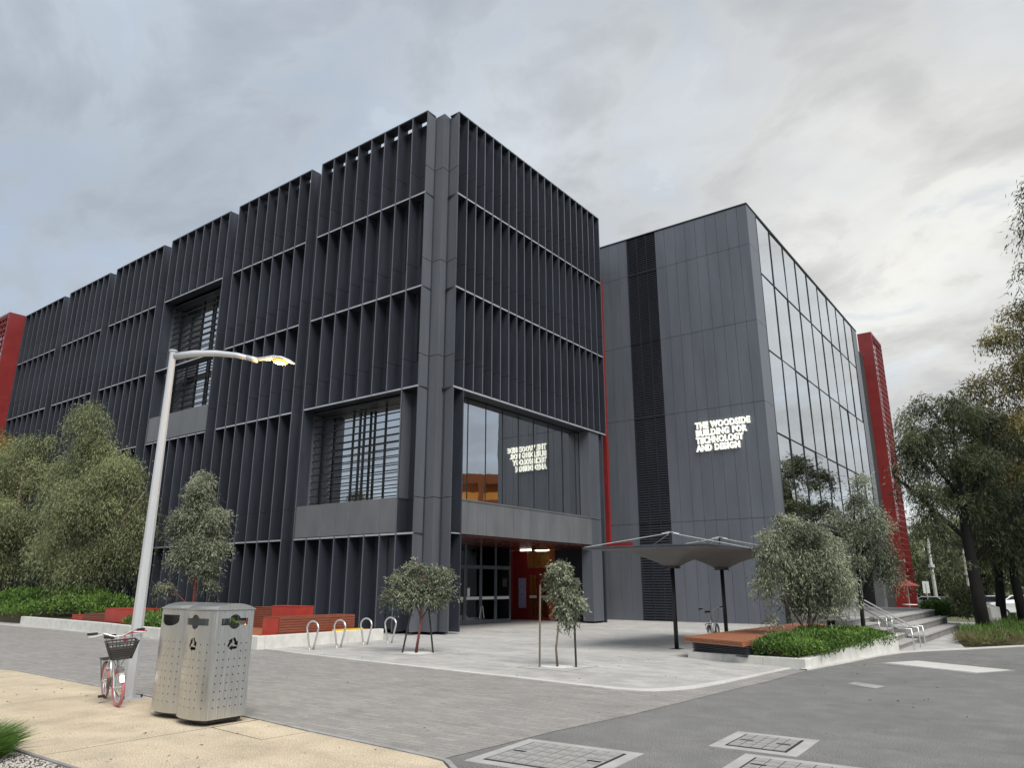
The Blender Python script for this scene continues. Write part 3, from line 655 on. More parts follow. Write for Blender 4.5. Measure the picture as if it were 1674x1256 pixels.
# red stair tower
tw = MB().box(-10.2, -9.23, 57.6, 57.8, 4.0, 20.05).box(-10.2, -9.23, 57.8, 61.3, 19.85, 20.05).box(-10.2, -9.3, 57.6, 58.6, -1.5, 4.0).box(-10.2, -9.23, 61.2, 61.3, 0, 19.85).obj('red_tower', 'red', PB)
lattice('screen_lattice', 'y', 57.85, 61.2, -9.23, 2.7, 19.85, 7, .42, 'red', tw)
MB().box(-9.46, -9.44, 57.85, 61.2, 3, 19.85).obj('screen_pane', 'glass_cw', tw)
MB().box(-16, -10.0, 53.2, 61, -1.5, 18.3).obj('core_wall', 'dark_in', PB)
# the lit sign
SG = thing('building_sign', 'glowing four line lettering sign fixed high on the grey panel wall', 'sign', (-12.66, Y2-.03, 7.4))
def text_mesh(txt, size, ext, off):
    cu = bpy.data.curves.new('lettering', 'FONT'); cu.body = txt; cu.size = size; cu.extrude = ext; cu.offset = off; cu.space_character = 1.12; cu.resolution_u = 3
    ob = bpy.data.objects.new('tmp', cu); COL.objects.link(ob); bpy.context.view_layer.update()
    me = bpy.data.meshes.new_from_object(ob.evaluated_get(bpy.context.evaluated_depsgraph_get())); bpy.data.objects.remove(ob); return me
for k, (txt, wid) in enumerate((('THE WOODSIDE', 2.52), ('BUILDING FOR', 2.33), ('TECHNOLOGY', 2.18), ('AND DESIGN', 2.0))):
    for ext, off, m, dy_ in ((.03, .016, 'lit_halo', 0), (.010, -.012, 'lettergrey', -.045)):
        me = text_mesh(txt, .385, ext, off)
        x_ = [v.co.x for v in me.vertices]; s_ = wid/(max(x_)-min(x_))
        # every letter is a part of its own: split the line into connected pieces
        par = list(range(len(me.vertices)))
        def find(i):
            while par[i] != i: par[i] = par[par[i]]; i = par[i]
            return i
        for e_ in me.edges: par[find(e_.vertices[0])] = find(e_.vertices[1])
        comp = {}
        for p in me.polygons: comp.setdefault(find(p.vertices[0]), []).append(p)
        boxes = []                                   # counters and bowls of one letter overlap in x: merge them
        for r_, ps in comp.items():
            xs_ = [me.vertices[i].co.x for p in ps for i in p.vertices]; boxes.append([min(xs_), max(xs_), ps])
        boxes.sort(key=lambda q: q[0]); letters = []
        for q in boxes:
            if letters and q[0] < letters[-1][1]-.6*(q[1]-q[0]): letters[-1][1] = max(letters[-1][1], q[1]); letters[-1][2] += q[2]
            else: letters.append(q)
        for x0_, x1_, ps in letters:
            ids = {}; V = []; F = []
            for p in ps:
                f_ = []
                for i in p.vertices:
                    if i not in ids: ids[i] = len(V); c_ = me.vertices[i].co; V.append((c_.x*s_, -c_.z, c_.y))
                    f_.append(ids[i])
                F.append(f_)
            m2 = bpy.data.meshes.new('letter'); m2.from_pydata(V, [], F); m2.materials.append(M[m]); m2.update()
            o = bpy.data.objects.new('letter' if not dy_ else 'letter_face', m2); COL.objects.link(o); o.parent = SG
            o.location = (.0 if not dy_ else .012, -.03+dy_, 1.06-.347*k)
KB = 1.048
for o in PB.children_recursive:
    me = o.data
    if not me.get('scaled'):
        me.transform(Matrix.Translation((0,0,1.6-1.6*KB)) @ Matrix.Diagonal((KB,KB,KB,1)) if o.location.length < 1e-6 else Matrix.Diagonal((KB,KB,KB,1))); me['scaled'] = 1
    if o.location.length > 1e-6: o.location = (o.location.x*KB, o.location.y*KB, o.location.z*KB+1.6-1.6*KB)
SG.location = (SG.location.x*KB, SG.location.y*KB, SG.location.z*KB+1.6-1.6*KB); SG.scale = (KB,KB,KB)
# ------------------------------------------------------------------ podium, stairs, terraces
struct(MB().prism([(-7.2,24.7), (-4.55,24.7), (-4.55,33.6), (-4.9,36), (-9.3,36), (-9.3,31.2), (-7.2,30)], -.02, .70).obj('podium', 'concrete_dk'))
TS = thing('terrace_seating', 'three long concrete seating tiers stepping up to the podium beside the stairs', 'terrace')
for x0, x1, z, y1 in ((-4.08,-3.66,.24,33.2), (-4.5,-4.08,.47,33.4), (-4.92,-4.5,.705,33.6)):
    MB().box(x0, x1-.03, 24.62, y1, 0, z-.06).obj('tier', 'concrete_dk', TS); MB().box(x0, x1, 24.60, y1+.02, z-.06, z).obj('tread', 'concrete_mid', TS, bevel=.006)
ST = thing('stair_flight', 'short flight of concrete steps between planter wall and terraces', 'stairs')
for k in range(5):
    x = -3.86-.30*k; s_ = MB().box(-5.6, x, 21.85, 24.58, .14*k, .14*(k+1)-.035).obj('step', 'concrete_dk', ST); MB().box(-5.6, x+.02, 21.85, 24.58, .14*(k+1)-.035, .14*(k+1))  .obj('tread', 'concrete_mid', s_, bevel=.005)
MB().box(-5.58, -5.36, 21.85, 24.69, 0, .695).obj('landing', 'concrete_dk', ST)
def handrail(y, label, lo=-3.55, hi=-5.25):
    t = thing('handrail', label, 'handrail', (0, y, 0), 0, 'stainless handrails on the steps')
    zb, zt = .52, .70+.52
    MB().tube([(lo+.02,0,.0), (lo,0,zb), (lo-.28,0,zb), (hi+.25,0,zt), (hi,0,zt), (hi,0,.70)], .019, 8).obj('rail', 'steel_pol', t, smooth=True)
    MB().tube([(lo-.75,0,.28), (lo-.75,0,zb+(zt-zb)*.33)], .016, 8).obj('post', 'steel_pol', t, smooth=True)
    MB().tube([(lo+.02,.0,0), (lo+.02,0,.012)], .05, 12).obj('base_flange', 'steel_pol', t)
handrail(21.98, 'stainless handrail along the planter side of the steps')
handrail(23.0, 'stainless handrail in the middle of the steps, nearer of the pair')
handrail(23.75, 'stainless handrail next to the terraces, farther of the pair')

# ------------------------------------------------------------------ deck and planter on the right
PL = thing('concrete_planter', 'low pale concrete planter wall wrapping the corner by the road, rising to the steps', 'planter')
A_, B_, C_ = Vector((-7.36,16.6)), Vector((-4.51,15.77)), Vector((-3.80,21.5))
def wallseg(p, q, t, h0, h1, parent, m='concrete', name='wall_block'):
    d = (q-p).normalized(); n = Vector((-d.y, d.x))*t
    return MB().prism([tuple(p), tuple(q), tuple(q+n), tuple(p+n)], -.02, [h0, h1, h1, h0]).obj(name, m, parent, bevel=.012)
hs = [.14, .16, .175, .195]
for k in range(3): wallseg(A_.lerp(B_, k/3)+(B_-A_).normalized()*.004, A_.lerp(B_, (k+1)/3), .2, hs[k], hs[k+1], PL)
hs = [.195, .215, .235, .31, .34, .38, .41]
for k in range(6): wallseg(B_.lerp(C_, k/6)+(C_-B_).normalized()*(.205 if k == 0 else .006), B_.lerp(C_, (k+1)/6), .2, hs[k]+(.03 if k > 2 else 0), hs[k+1], PL)
wallseg(C_+Vector((-.005,.0)), Vector((-5.6,21.75)), .2, .41, .41, PL)
MB().prism([(-7.2,16.85), (-4.7,16.1), (-4.02,21.3), (-5.6,21.6), (-5.6,24), (-7.2,24)], 0, .11).obj('soil', 'soil', PL)
DK = thing('deck_bench', 'low timber deck bench with dark louvred base at the planter', 'deck')
nb = 15
for k in range(nb):
    xa = -7.45+1.66*k/nb; xb = -7.45+1.66*(k+1)/nb-.012; ya = 16.62-.45*(xa+7.45); yb = 16.62-.45*(xb+7.45)
    MB().prism([(xa,ya), (xb,yb), (xb+.2,24.6), (xa+.2,24.6)], .425, .46).obj('board', 'timber', DK)
for z in (.355, .390): 
    MB().prism([(-7.45,16.63), (-5.79,15.885), (-5.77,15.93), (-7.42,16.68)], z, z+.030).obj('fascia_board', 'timber', DK)
    MB().prism([(-7.45,16.65), (-7.40,16.65), (-7.20,24.6), (-7.25,24.6)], z, z+.030).obj('fascia_board', 'timber', DK)
    MB().prism([(-5.83,15.93), (-5.79,15.9), (-5.59,24.6), (-5.63,24.6)], z, z+.030).obj('fascia_board', 'timber', DK)
for k in range(6):
    z = .13+.037*k
    MB().prism([(-7.30,16.78), (-5.80,16.10), (-5.75,16.2), (-7.25,16.88)], z, z+.022).obj('base_slat', 'fin', DK)
    MB().prism([(-7.30,16.80), (-7.25,16.80), (-7.08,24.3), (-7.13,24.3)], z, z+.022).obj('base_slat', 'fin', DK)
MB().prism([(-7.22,16.9), (-5.78,16.24), (-5.58,24.2), (-7.0,24.2)], .0, .355).obj('base_box', 'joint', DK)
# ------------------------------------------------------------------ planter and benches on the left
PLL = thing('concrete_planter', 'long low concrete planter wall in front of the benches and weeping trees', 'planter')
LW = [Vector(p) for p in ((-17.12,12.22), (-20.5,12.45), (-24.9,12.80), (-28.2,13.25), (-32,13.55), (-36.2,13.78))]
for a, b in zip(LW[:-1], LW[1:]):
    n = max(1, round((b-a).length/1.9))
    for k in range(n): wallseg(a.lerp(b, (k+1)/n), a.lerp(b, k/n)-(a-b).normalized()*.008, -.22, .33, .33, PLL)
for k in range(3): wallseg(Vector((-17.12, 12.225+1.4*k)), Vector((-17.12, 12.225+1.4*(k+1)-.008)), .22, .33, .33, PLL)
MB().prism([(-36,13.95), (-28.2,13.45), (-21.9,12.75), (-21.9,17.9), (-60,17.9), (-60,14)], 0, .26).obj('soil', 'soil', PLL)
for k in range(28):
    y = 12.48+.145*k
    MB().box(-21.9, -17.36, y, y+.13, .25, .30).obj('deck_board', 'timber', PLL)
def slat_bench(name, label, x0, x1, y0, y1, z0, z1, redend, longy=True):
    t = thing(name, label, 'bench', ((x0+x1)/2, (y0+y1)/2, z0)); cx, cy = (x0+x1)/2, (y0+y1)/2
    hx, hy, h = (x1-x0)/2, (y1-y0)/2, z1-z0
    n = max(3, round(h/.07))
    for k in range(n):
        z = h*k/n
        if longy: MB().box(hx-.03, hx, -hy+.03, hy, z, z+h/n-.012).obj('slat', 'timber_red', t)
        else: MB().box(-hx+.03, hx, -hy, -hy+.03, z, z+h/n-.012).obj('slat', 'timber_red', t)
    MB().box(-hx+.02, hx-.035, -hy+.035, hy-.01, 0, h-.03).obj('base_box', 'joint', t)
    m_ = max(4, round((2*hx if longy else 2*hy)/.1))
    for k in range(m_):
        if longy: MB().box(-hx+2*hx*k/m_, -hx+2*hx*(k+1)/m_-.01, -hy+.03, hy, h-.028, h).obj('seat_board', 'timber_red', t)
        else: MB().box(-hx+.03, hx, -hy+2*hy*k/m_, -hy+2*hy*(k+1)/m_-.01, h-.028, h).obj('seat_board', 'timber_red', t)
    if redend:
        if longy: MB().box(-hx, hx-.032, -hy, -hy+.028, 0, h-.03).obj('end_panel', 'red_bench', t)
        else: MB().box(-hx, -hx+.028, -hy+.032, hy, 0, h-.03).obj('end_panel', 'red_bench', t); 
    return t
slat_bench('timber_bench', 'slatted jarrah bench with red end panel behind the bike hoops', -18.12, -17.42, 12.8, 15.5, .30, .77, True)
slat_bench('timber_bench', 'dark slatted timber bench between lower red box and hedge on the left', -31.0, -29.0, 13.75, 14.7, .30, .56, False, False)
def red_box(label, a, b):
    t = thing('red_bench', label, 'bench', ((a[0]+b[0])/2, (a[1]+b[1])/2, a[2])); hx, hy, h = (b[0]-a[0])/2, (b[1]-a[1])/2, b[2]-a[2]
    MB().box(-hx, hx, -hy, hy, 0, h-.03).obj('body', 'red_bench', t, bevel=.008)
    MB().box(-hx-.008, hx+.008, -hy-.008, hy+.008, h-.028, h).obj('top_plate', 'red_bench', t, bevel=.006); return t
red_box('red steel box bench standing behind the slatted jarrah bench', (-20.26,14.6,.30), (-18.85,15.1,1.0))
slat_bench('timber_bench', 'slatted timber bench adjoining the left side of the tall red box bench', -21.75, -20.30, 14.7, 15.6, .30, .93, False, False)
red_box('red steel box bench beside the lamp post, left of the bins', (-28.95,13.62,.30), (-26.9,14.6,.80))
red_box('small low red block at the left end of the dark timber bench', (-31.9,13.75,.30), (-31.05,14.6,.50))
yb_ = MB().box(-.05, .05, -.55, .55, 0, .05).obj('yellow_bar', 'yellow', loc=(-17.24,15.1,.33)); tag(yb_, 'yellow painted bar lying on the concrete planter edge behind the hoops', 'bar')
gl = thing('globe_light', 'small amber globe light on the planter deck beside the red bench end', 'lamp', (-18.75,12.75,.30))
def uvsphere(name, r, m, parent, loc, seg=16, sc=(1,1,1)):
    bm = bmesh.new(); bmesh.ops.create_uvsphere(bm, u_segments=seg, v_segments=seg//2, radius=r); me = bpy.data.meshes.new(name); bm.to_mesh(me); bm.free()
    for p in me.polygons: p.use_smooth = True
    me.materials.append(M[m]); o = bpy.data.objects.new(name, me); COL.objects.link(o); o.parent = parent; o.location = loc; o.scale = sc; return o
uvsphere('globe', .13, 'amber_globe', gl, (0,0,.17), sc=(1,1,.8)); MB().tube([(0,0,0), (0,0,.08)], .04).obj('base', 'black', gl)

# ------------------------------------------------------------------ canopies
def canopy(pos, label):
    t = thing('shade_canopy', label, 'canopy', (*pos, 0), 0, 'twin shade canopies')
    s, zr, zh = 1.72, 2.52, 2.06
    MB().tube([(0,0,.012), (0,0,zh)], .055, 16).obj('post', 'black', t, smooth=True)
    MB().box(-.14, .14, -.14, .14, 0, .014).obj('base_plate', 'black', t)
    MB().tube([(0,0,zh-.02), (0,0,zh+.015)], .22, 20).obj('head_plate', 'black', t)
    # tensioned membrane: square rim down to a round throat
    n = 40; m = 12; V = []; F = []
    for j in range(m+1):
        u = j/m
        for i in range(n):
            a = 2*math.pi*i/n; c, sn = math.cos(a), math.sin(a); k = 1/max(abs(c), abs(sn))
            sag = 1-.06*math.sin(math.pi*((a/(math.pi/2)-.5) % 1))
            rx, ry = s*c*k*sag, s*sn*k*sag; x = .17*c+(rx-.17*c)*u; y = .17*sn+(ry-.17*sn)*u
            z = zh+.02+(zr-zh-.02)*(1-(1-u)**2.6); V.append((x, y, z))
    for j in range(m):
        for i in range(n): F.append((j*n+i, j*n+(i+1) % n, (j+1)*n+(i+1) % n, (j+1)*n+i))
    me = bpy.data.meshes.new('membrane'); me.from_pydata(V, [], F); me.materials.append(M['canopy'])
    for p in me.polygons: p.use_smooth = True
    o = bpy.data.objects.new('membrane', me); COL.objects.link(o); o.parent = t
    sm = o.modifiers.new('thick', 'SOLIDIFY'); sm.thickness = .006
    cs = [(-s,-s), (s,-s), (s,s), (-s,s)]
    for k in range(4):
        a, b = cs[k], cs[(k+1) % 4]; MB().tube([(*a, zr+.03), (*b, zr+.03)], .03, 8).obj('rim_beam', 'fin', t)
        MB().tube([(*a, zr+.05), (0,0,2.98)], .010, 6).obj('stay_rod', 'steel_pol', t)
        MB().tube([(a[0]*.10,a[1]*.10,2.95), (0,0,3.0)], .022, 6).obj('rod_fitting', 'steel_pol', t)
    MB().tube([(0,0,zh), (0,0,3.0)], .028, 10).obj('mast', 'black', t)
canopy((-8.56,18.67), 'nearer inverted cone shade canopy on a black post')
canopy((-8.30,21.54), 'farther inverted cone shade canopy on a black post by the deck')

# ------------------------------------------------------------------ bike hoops
def hoop(y, x, label):
    t = thing('bike_hoop', label, 'bike rack', (x, y, .008), 0, 'steel bike hoops in a row')
    pts = [(-.07,0,0), (-.20,0,.44), (-.225,0,.53)]+[(.225*math.cos(a)*1.0, 0, .53+.175*math.sin(a)) for a in np.linspace(math.pi*.97, math.pi*.03, 11)]+[(.225,0,.53), (.20,0,.44), (.07,0,0)]
    MB().tube(pts, .024, 10).obj('tube', 'steel_pol', t, smooth=True)
    for sx in (-1, 1): MB().tube([(.07*sx,0,-.004), (.07*sx,0,.008)], .045, 12).obj('base_flange', 'steel_pol', t)
hoop(12.77, -15.93, 'keyhole shaped steel bike hoop nearest the bins, first of the row')
hoop(13.64, -15.90, 'keyhole shaped steel bike hoop, second of the row from the bins')
hoop(14.74, -16.08, 'keyhole shaped steel bike hoop, third of the row from the bins')
hoop(15.55, -15.95, 'keyhole shaped steel bike hoop nearest the building corner, last of the row')

# ------------------------------------------------------------------ lamp post
LP = thing('lamp_post', 'tall pale tapered street lamp with curved arm and lit amber lamp', 'street lamp', (-11.28,5.80,.014))
MB().tube([(0,0,0), (0,0,5.30)], [.094, .052], 10).obj('pole', 'white_pole', LP, smooth=False)
MB().box(-.17, .17, -.17, .17, 0, .018).obj('base_plate', 'white_pole', LP)
for sx in (-1, 1):
    for sy in (-1, 1): MB().tube([(.13*sx,.13*sy,.018), (.13*sx,.13*sy,.06)], .014, 6).obj('anchor_bolt', 'black', LP)
MB().tube([(0,0,5.30), (0,0,5.325)], .066, 10).obj('pole_cap', 'white_pole', LP)
dr = Vector((.80,.60,0))
def along(pts): return [tuple(dr*p[0]+Vector((0,0,p[1]))) for p in pts]
MB().tube(along([(.03,5.22), (.35,5.27), (.7,5.275), (1.05,5.24), (1.30,5.18)]), [.058,.055,.05,.045,.038], 10).obj('arm', 'white_pole', LP, smooth=True)
MB().tube(along([(1.22,5.20), (1.40,5.155)]), .045, 10).obj('collar', 'white_pole', LP, smooth=True)
hd = MB(); sd_ = Vector((-.6,.8,0)); prof = [(1.36,5.16,.035,.035), (1.50,5.17,.06,.04), (1.65,5.185,.10,.05), (1.80,5.17,.105,.05), (1.93,5.13,.075,.035), (2.02,5.09,.03,.015)]
for i, (l, z, hw, th) in enumerate(prof):
    c_ = dr*l+Vector((0,0,z))
    for q in range(10):
        a = 2*math.pi*q/10; hd.v.append(tuple(c_+sd_*hw*math.cos(a)+Vector((0,0,1))*(th*math.sin(a) if math.sin(a) > 0 else .4*th*math.sin(a))))
for i in range(len(prof)-1):
    for q in range(10): r_ = (q+1) % 10; hd.f.append((i*10+q, i*10+r_, (i+1)*10+r_, (i+1)*10+q)); hd.mi.append(0)
hd.obj('lamp_head', 'white_pole', LP, smooth=True)
uvsphere('lens', .10, 'lit_amber', LP, tuple(dr*1.78+Vector((0,0,5.125))), sc=(1.25,.85,.42)).rotation_euler = (0, R(6), math.atan2(.6,.8))
pl_ = bpy.data.lights.new('lamp_glow', 'POINT'); pl_.energy = 22; pl_.color = (1,.6,.2); pl_.shadow_soft_size = .08; po = bpy.data.objects.new('lamp_glow', pl_); COL.objects.link(po); po.parent = LP; po.location = tuple(dr*1.78+Vector((0,0,5.04)))

# ------------------------------------------------------------------ bins
def cut_panel(w_, h_, holes, th, bulge=0., nb_=22):
    """flat sheet in xz with real cut-outs (2D filled curve), then bent outward"""
    cu = bpy.data.curves.new('p', 'CURVE'); cu.dimensions = '2D'; cu.fill_mode = 'BOTH'; cu.extrude = th/2
    for pts in [[(-w_/2,0), (w_/2,0), (w_/2,h_), (-w_/2,h_)]]+holes:
        sp = cu.splines.new('POLY'); sp.points.add(len(pts)-1); sp.use_cyclic_u = True
        for p, q in zip(sp.points, pts): p.co = (q[0], q[1], 0, 1)
    ob = bpy.data.objects.new('tmp', cu); COL.objects.link(ob); bpy.context.view_layer.update()
    me = bpy.data.meshes.new_from_object(ob.evaluated_get(bpy.context.evaluated_depsgraph_get())); bpy.data.objects.remove(ob)
    bm = bmesh.new(); bm.from_mesh(me)
    if bulge:
        for k in range(1, nb_):
            x = -w_/2+w_*k/nb_
            bmesh.ops.bisect_plane(bm, geom=bm.verts[:]+bm.edges[:]+bm.faces[:], plane_co=(x,0,0), plane_no=(1,0,0), dist=1e-5)
    for v in bm.verts:
        x, z, y = v.co; v.co = (x, y-(bulge*(1-(2*x/w_)**2) if bulge else 0), z)
    me2 = bpy.data.meshes.new('panel'); bm.to_mesh(me2); bm.free(); me2.materials.append(M['steel'])
    if bulge:
        for p in me2.polygons: p.use_smooth = False
    return me2
def circ(x, z, r, n=8): return [(x+r*math.cos(2*math.pi*k/n), z+r*math.sin(2*math.pi*k/n)) for k in range(n)]
def dots(w_, skip):
    out = []
    for r_ in range(9):
        for c_ in range(6):
            x = -w_/2+w_*(c_+.8)/6.6; z = .13+.088*r_
            if not (skip and r_ >= 7 and c_ in (2, 3)): out.append(circ(x, z, .0092, 6))
    return out
def slot_combo(w_, z):
    r = .085; hw = w_*.36; t_ = .04; a0 = math.asin(t_/r)
    pts = [(hw, z-t_), (hw, z+t_)]+[(r*math.cos(a), z+r*math.sin(a)) for a in np.linspace(a0, math.pi-a0, 9)]+[(-hw, z+t_), (-hw, z-t_)]+[(r*math.cos(a), z+r*math.sin(a)) for a in np.linspace(math.pi+a0, 2*math.pi-a0, 9)]
    return pts
def slot_d(w_, z):
    hw = w_*.30; return [(-hw, z+.055), (hw, z+.055), (hw, z-.01)]+[(hw*math.cos(a), z-.01+.07*math.sin(a)) for a in np.linspace(-.25, -math.pi+.25, 8)]+[(-hw, z-.01)]
def recycle_marks(z, s):
    """three chasing arrows round a triangle"""
    V_ = [Vector((math.cos(a), math.sin(a)))*s for a in (math.pi/2, math.pi/2-2*math.pi/3, math.pi/2-4*math.pi/3)]; out = []
    for k in range(3):
        a, b = V_[k], V_[(k+1) % 3]; d = b-a; n = Vector((-d.y, d.x)).normalized()*s
        P = lambda t, w: tuple(a+d*t+n*w+Vector((0, z)))
        out.append([P(.16,-.20), P(.52,-.20), P(.52,-.40), P(.86,.0), P(.52,.36), P(.52,.16), P(.20,.16), P(.08,.02)])
    return out
def bin_(x0, x1, y0, y1, label, combo):
    w_ = x1-x0; d_ = y1-y0; h_ = 1.22; zb = .07
    t = thing('litter_bin', label, 'bin', ((x0+x1)/2, (y0+y1)/2, .014), 0, 'stainless litter bins')
    hole = [slot_combo(w_, 1.09)] if combo else [slot_d(w_, 1.10)]
    rec = recycle_marks(.83, .095) if combo else []
    fr = cut_panel(w_-.02, h_, hole+rec+dots(w_, combo), .008, .07)
    for s_, nm in ((-1, 'front_panel'), (1, 'rear_panel')):
        o = inst(nm, fr, t, (0, s_*d_/2, zb), 0 if s_ < 0 else math.pi)
    sw = d_-.02
    sp = cut_panel(sw, h_, ([slot_combo(sw, 1.09)]+recycle_marks(.83, .088) if combo else [])+dots(sw, combo), .008)
    inst('side_panel', sp, t, (w_/2-.004, 0, zb), math.pi/2); inst('side_panel', sp if not combo else cut_panel(sw, h_, [], .008), t, (-w_/2+.004, 0, zb), -math.pi/2)
    for sx in (-1, 1):
        for sy in (-1, 1): MB().box(sx*(w_/2-.014)-.013, sx*(w_/2-.014)+.013, sy*(d_/2-.012)-.013, sy*(d_/2-.012)+.013, zb, zb+h_).obj('corner_post', 'steel', t)
    MB().box(-w_/2+.05, w_/2-.05, -d_/2+.03, d_/2-.03, .03, zb+.85).obj('liner', 'black', t)
    # arched lid following the bowed front
    prof = []; n = 12
    for i in range(n+1):
        x = -w_/2-.012+(w_+.024)*i/n; prof.append((x, .07*(1-(2*x/w_)**2) if abs(x) < w_/2 else 0))
    poly = [(x, -d_/2-.012-b) for x, b in prof]+[(x, d_/2+.012+b) for x, b in reversed(prof)]
    mb = MB().prism(poly, zb+h_+.006, zb+h_+.022)
    nx, ny = 10, 10; i0 = len(mb.v)
    for j in range(ny+1):
        for i in range(nx+1):
            u = i/nx; v = j/ny; x = -w_/2+w_*u; b = .07*(1-(2*u-1)**2); y = (-d_/2-b)+(d_+2*b)*v
            mb.v.append((x, y, zb+h_+.0225+.062*max(0, math.sin(math.pi*v))**.7))
    for j in range(ny):
        for i in range(nx): mb.f.append((i0+j*(nx+1)+i, i0+j*(nx+1)+i+1, i0+(j+1)*(nx+1)+i+1, i0+(j+1)*(nx+1)+i)); mb.mi.append(0)
    for i in (0, nx):
        for j in range(ny):
            a = mb.v[i0+j*(nx+1)+i]; b = mb.v[i0+(j+1)*(nx+1)+i]; mb.quad(a, b, (b[0], b[1], zb+h_+.0222), (a[0], a[1], zb+h_+.0222))
    mb.obj('lid', 'steel', t)
    MB().tube([(w_/2-.08, d_/2-.07, 0), (w_/2-.08, d_/2-.07, zb)], .012, 6).obj('foot', 'black', t)
    return t
bin_(-8.96, -8.32, 5.22, 5.74, 'stainless recycling bin with cross slot and recycling arrows, nearer of the pair', True)
bin_(-9.70, -9.06, 5.30, 5.82, 'stainless litter bin with half round slot, beside the lamp post and bicycle', False)

# ------------------------------------------------------------------ bicycle
def wheel(t, c, r, tyre_m, rz):
    """wheel in the local xz plane (axle along y)"""
    def ring(R_, rr, n=28, k=8, m='rubber', name='tyre', parent=None):
        V = []; F = []
        for i in range(n):
            a = 2*math.pi*i/n
            for j in range(k):
                b = 2*math.pi*j/k; V.append(((R_+rr*math.cos(b))*math.cos(a), rr*math.sin(b), (R_+rr*math.cos(b))*math.sin(a)))
        for i in range(n):
            for j in range(k): F.append((i*k+j, i*k+(j+1) % k, ((i+1) % n)*k+(j+1) % k, ((i+1) % n)*k+j))
        me = bpy.data.meshes.new(name); me.from_pydata(V, [], F); me.materials.append(M[m])
        for p in me.polygons: p.use_smooth = True
        o = bpy.data.objects.new(name, me); COL.objects.link(o); o.parent = parent; return o
    w_ = bpy.data.objects.new('wheel', MB().tube([(0,-.04,0), (0,.04,0)], .022, 10).mesh('wheel', 'steel_pol')); COL.objects.link(w_); w_.parent = t; w_.location = c; w_.rotation_euler = (0, 0, rz)
    ring(r-.024, .024, m=tyre_m, parent=w_); ring(r-.058, .012, m='steel_pol', name='rim', parent=w_)
    mb = MB()
    for k in range(20):
        a = 2*math.pi*k/20; mb.tube([(.018*math.cos(a+.5), .02*(-1)**k, .018*math.sin(a+.5)), ((r-.06)*math.cos(a), 0, (r-.06)*math.sin(a))], .0016, 4, cap=False)
    mb.obj('spokes', 'steel_pol', w_)
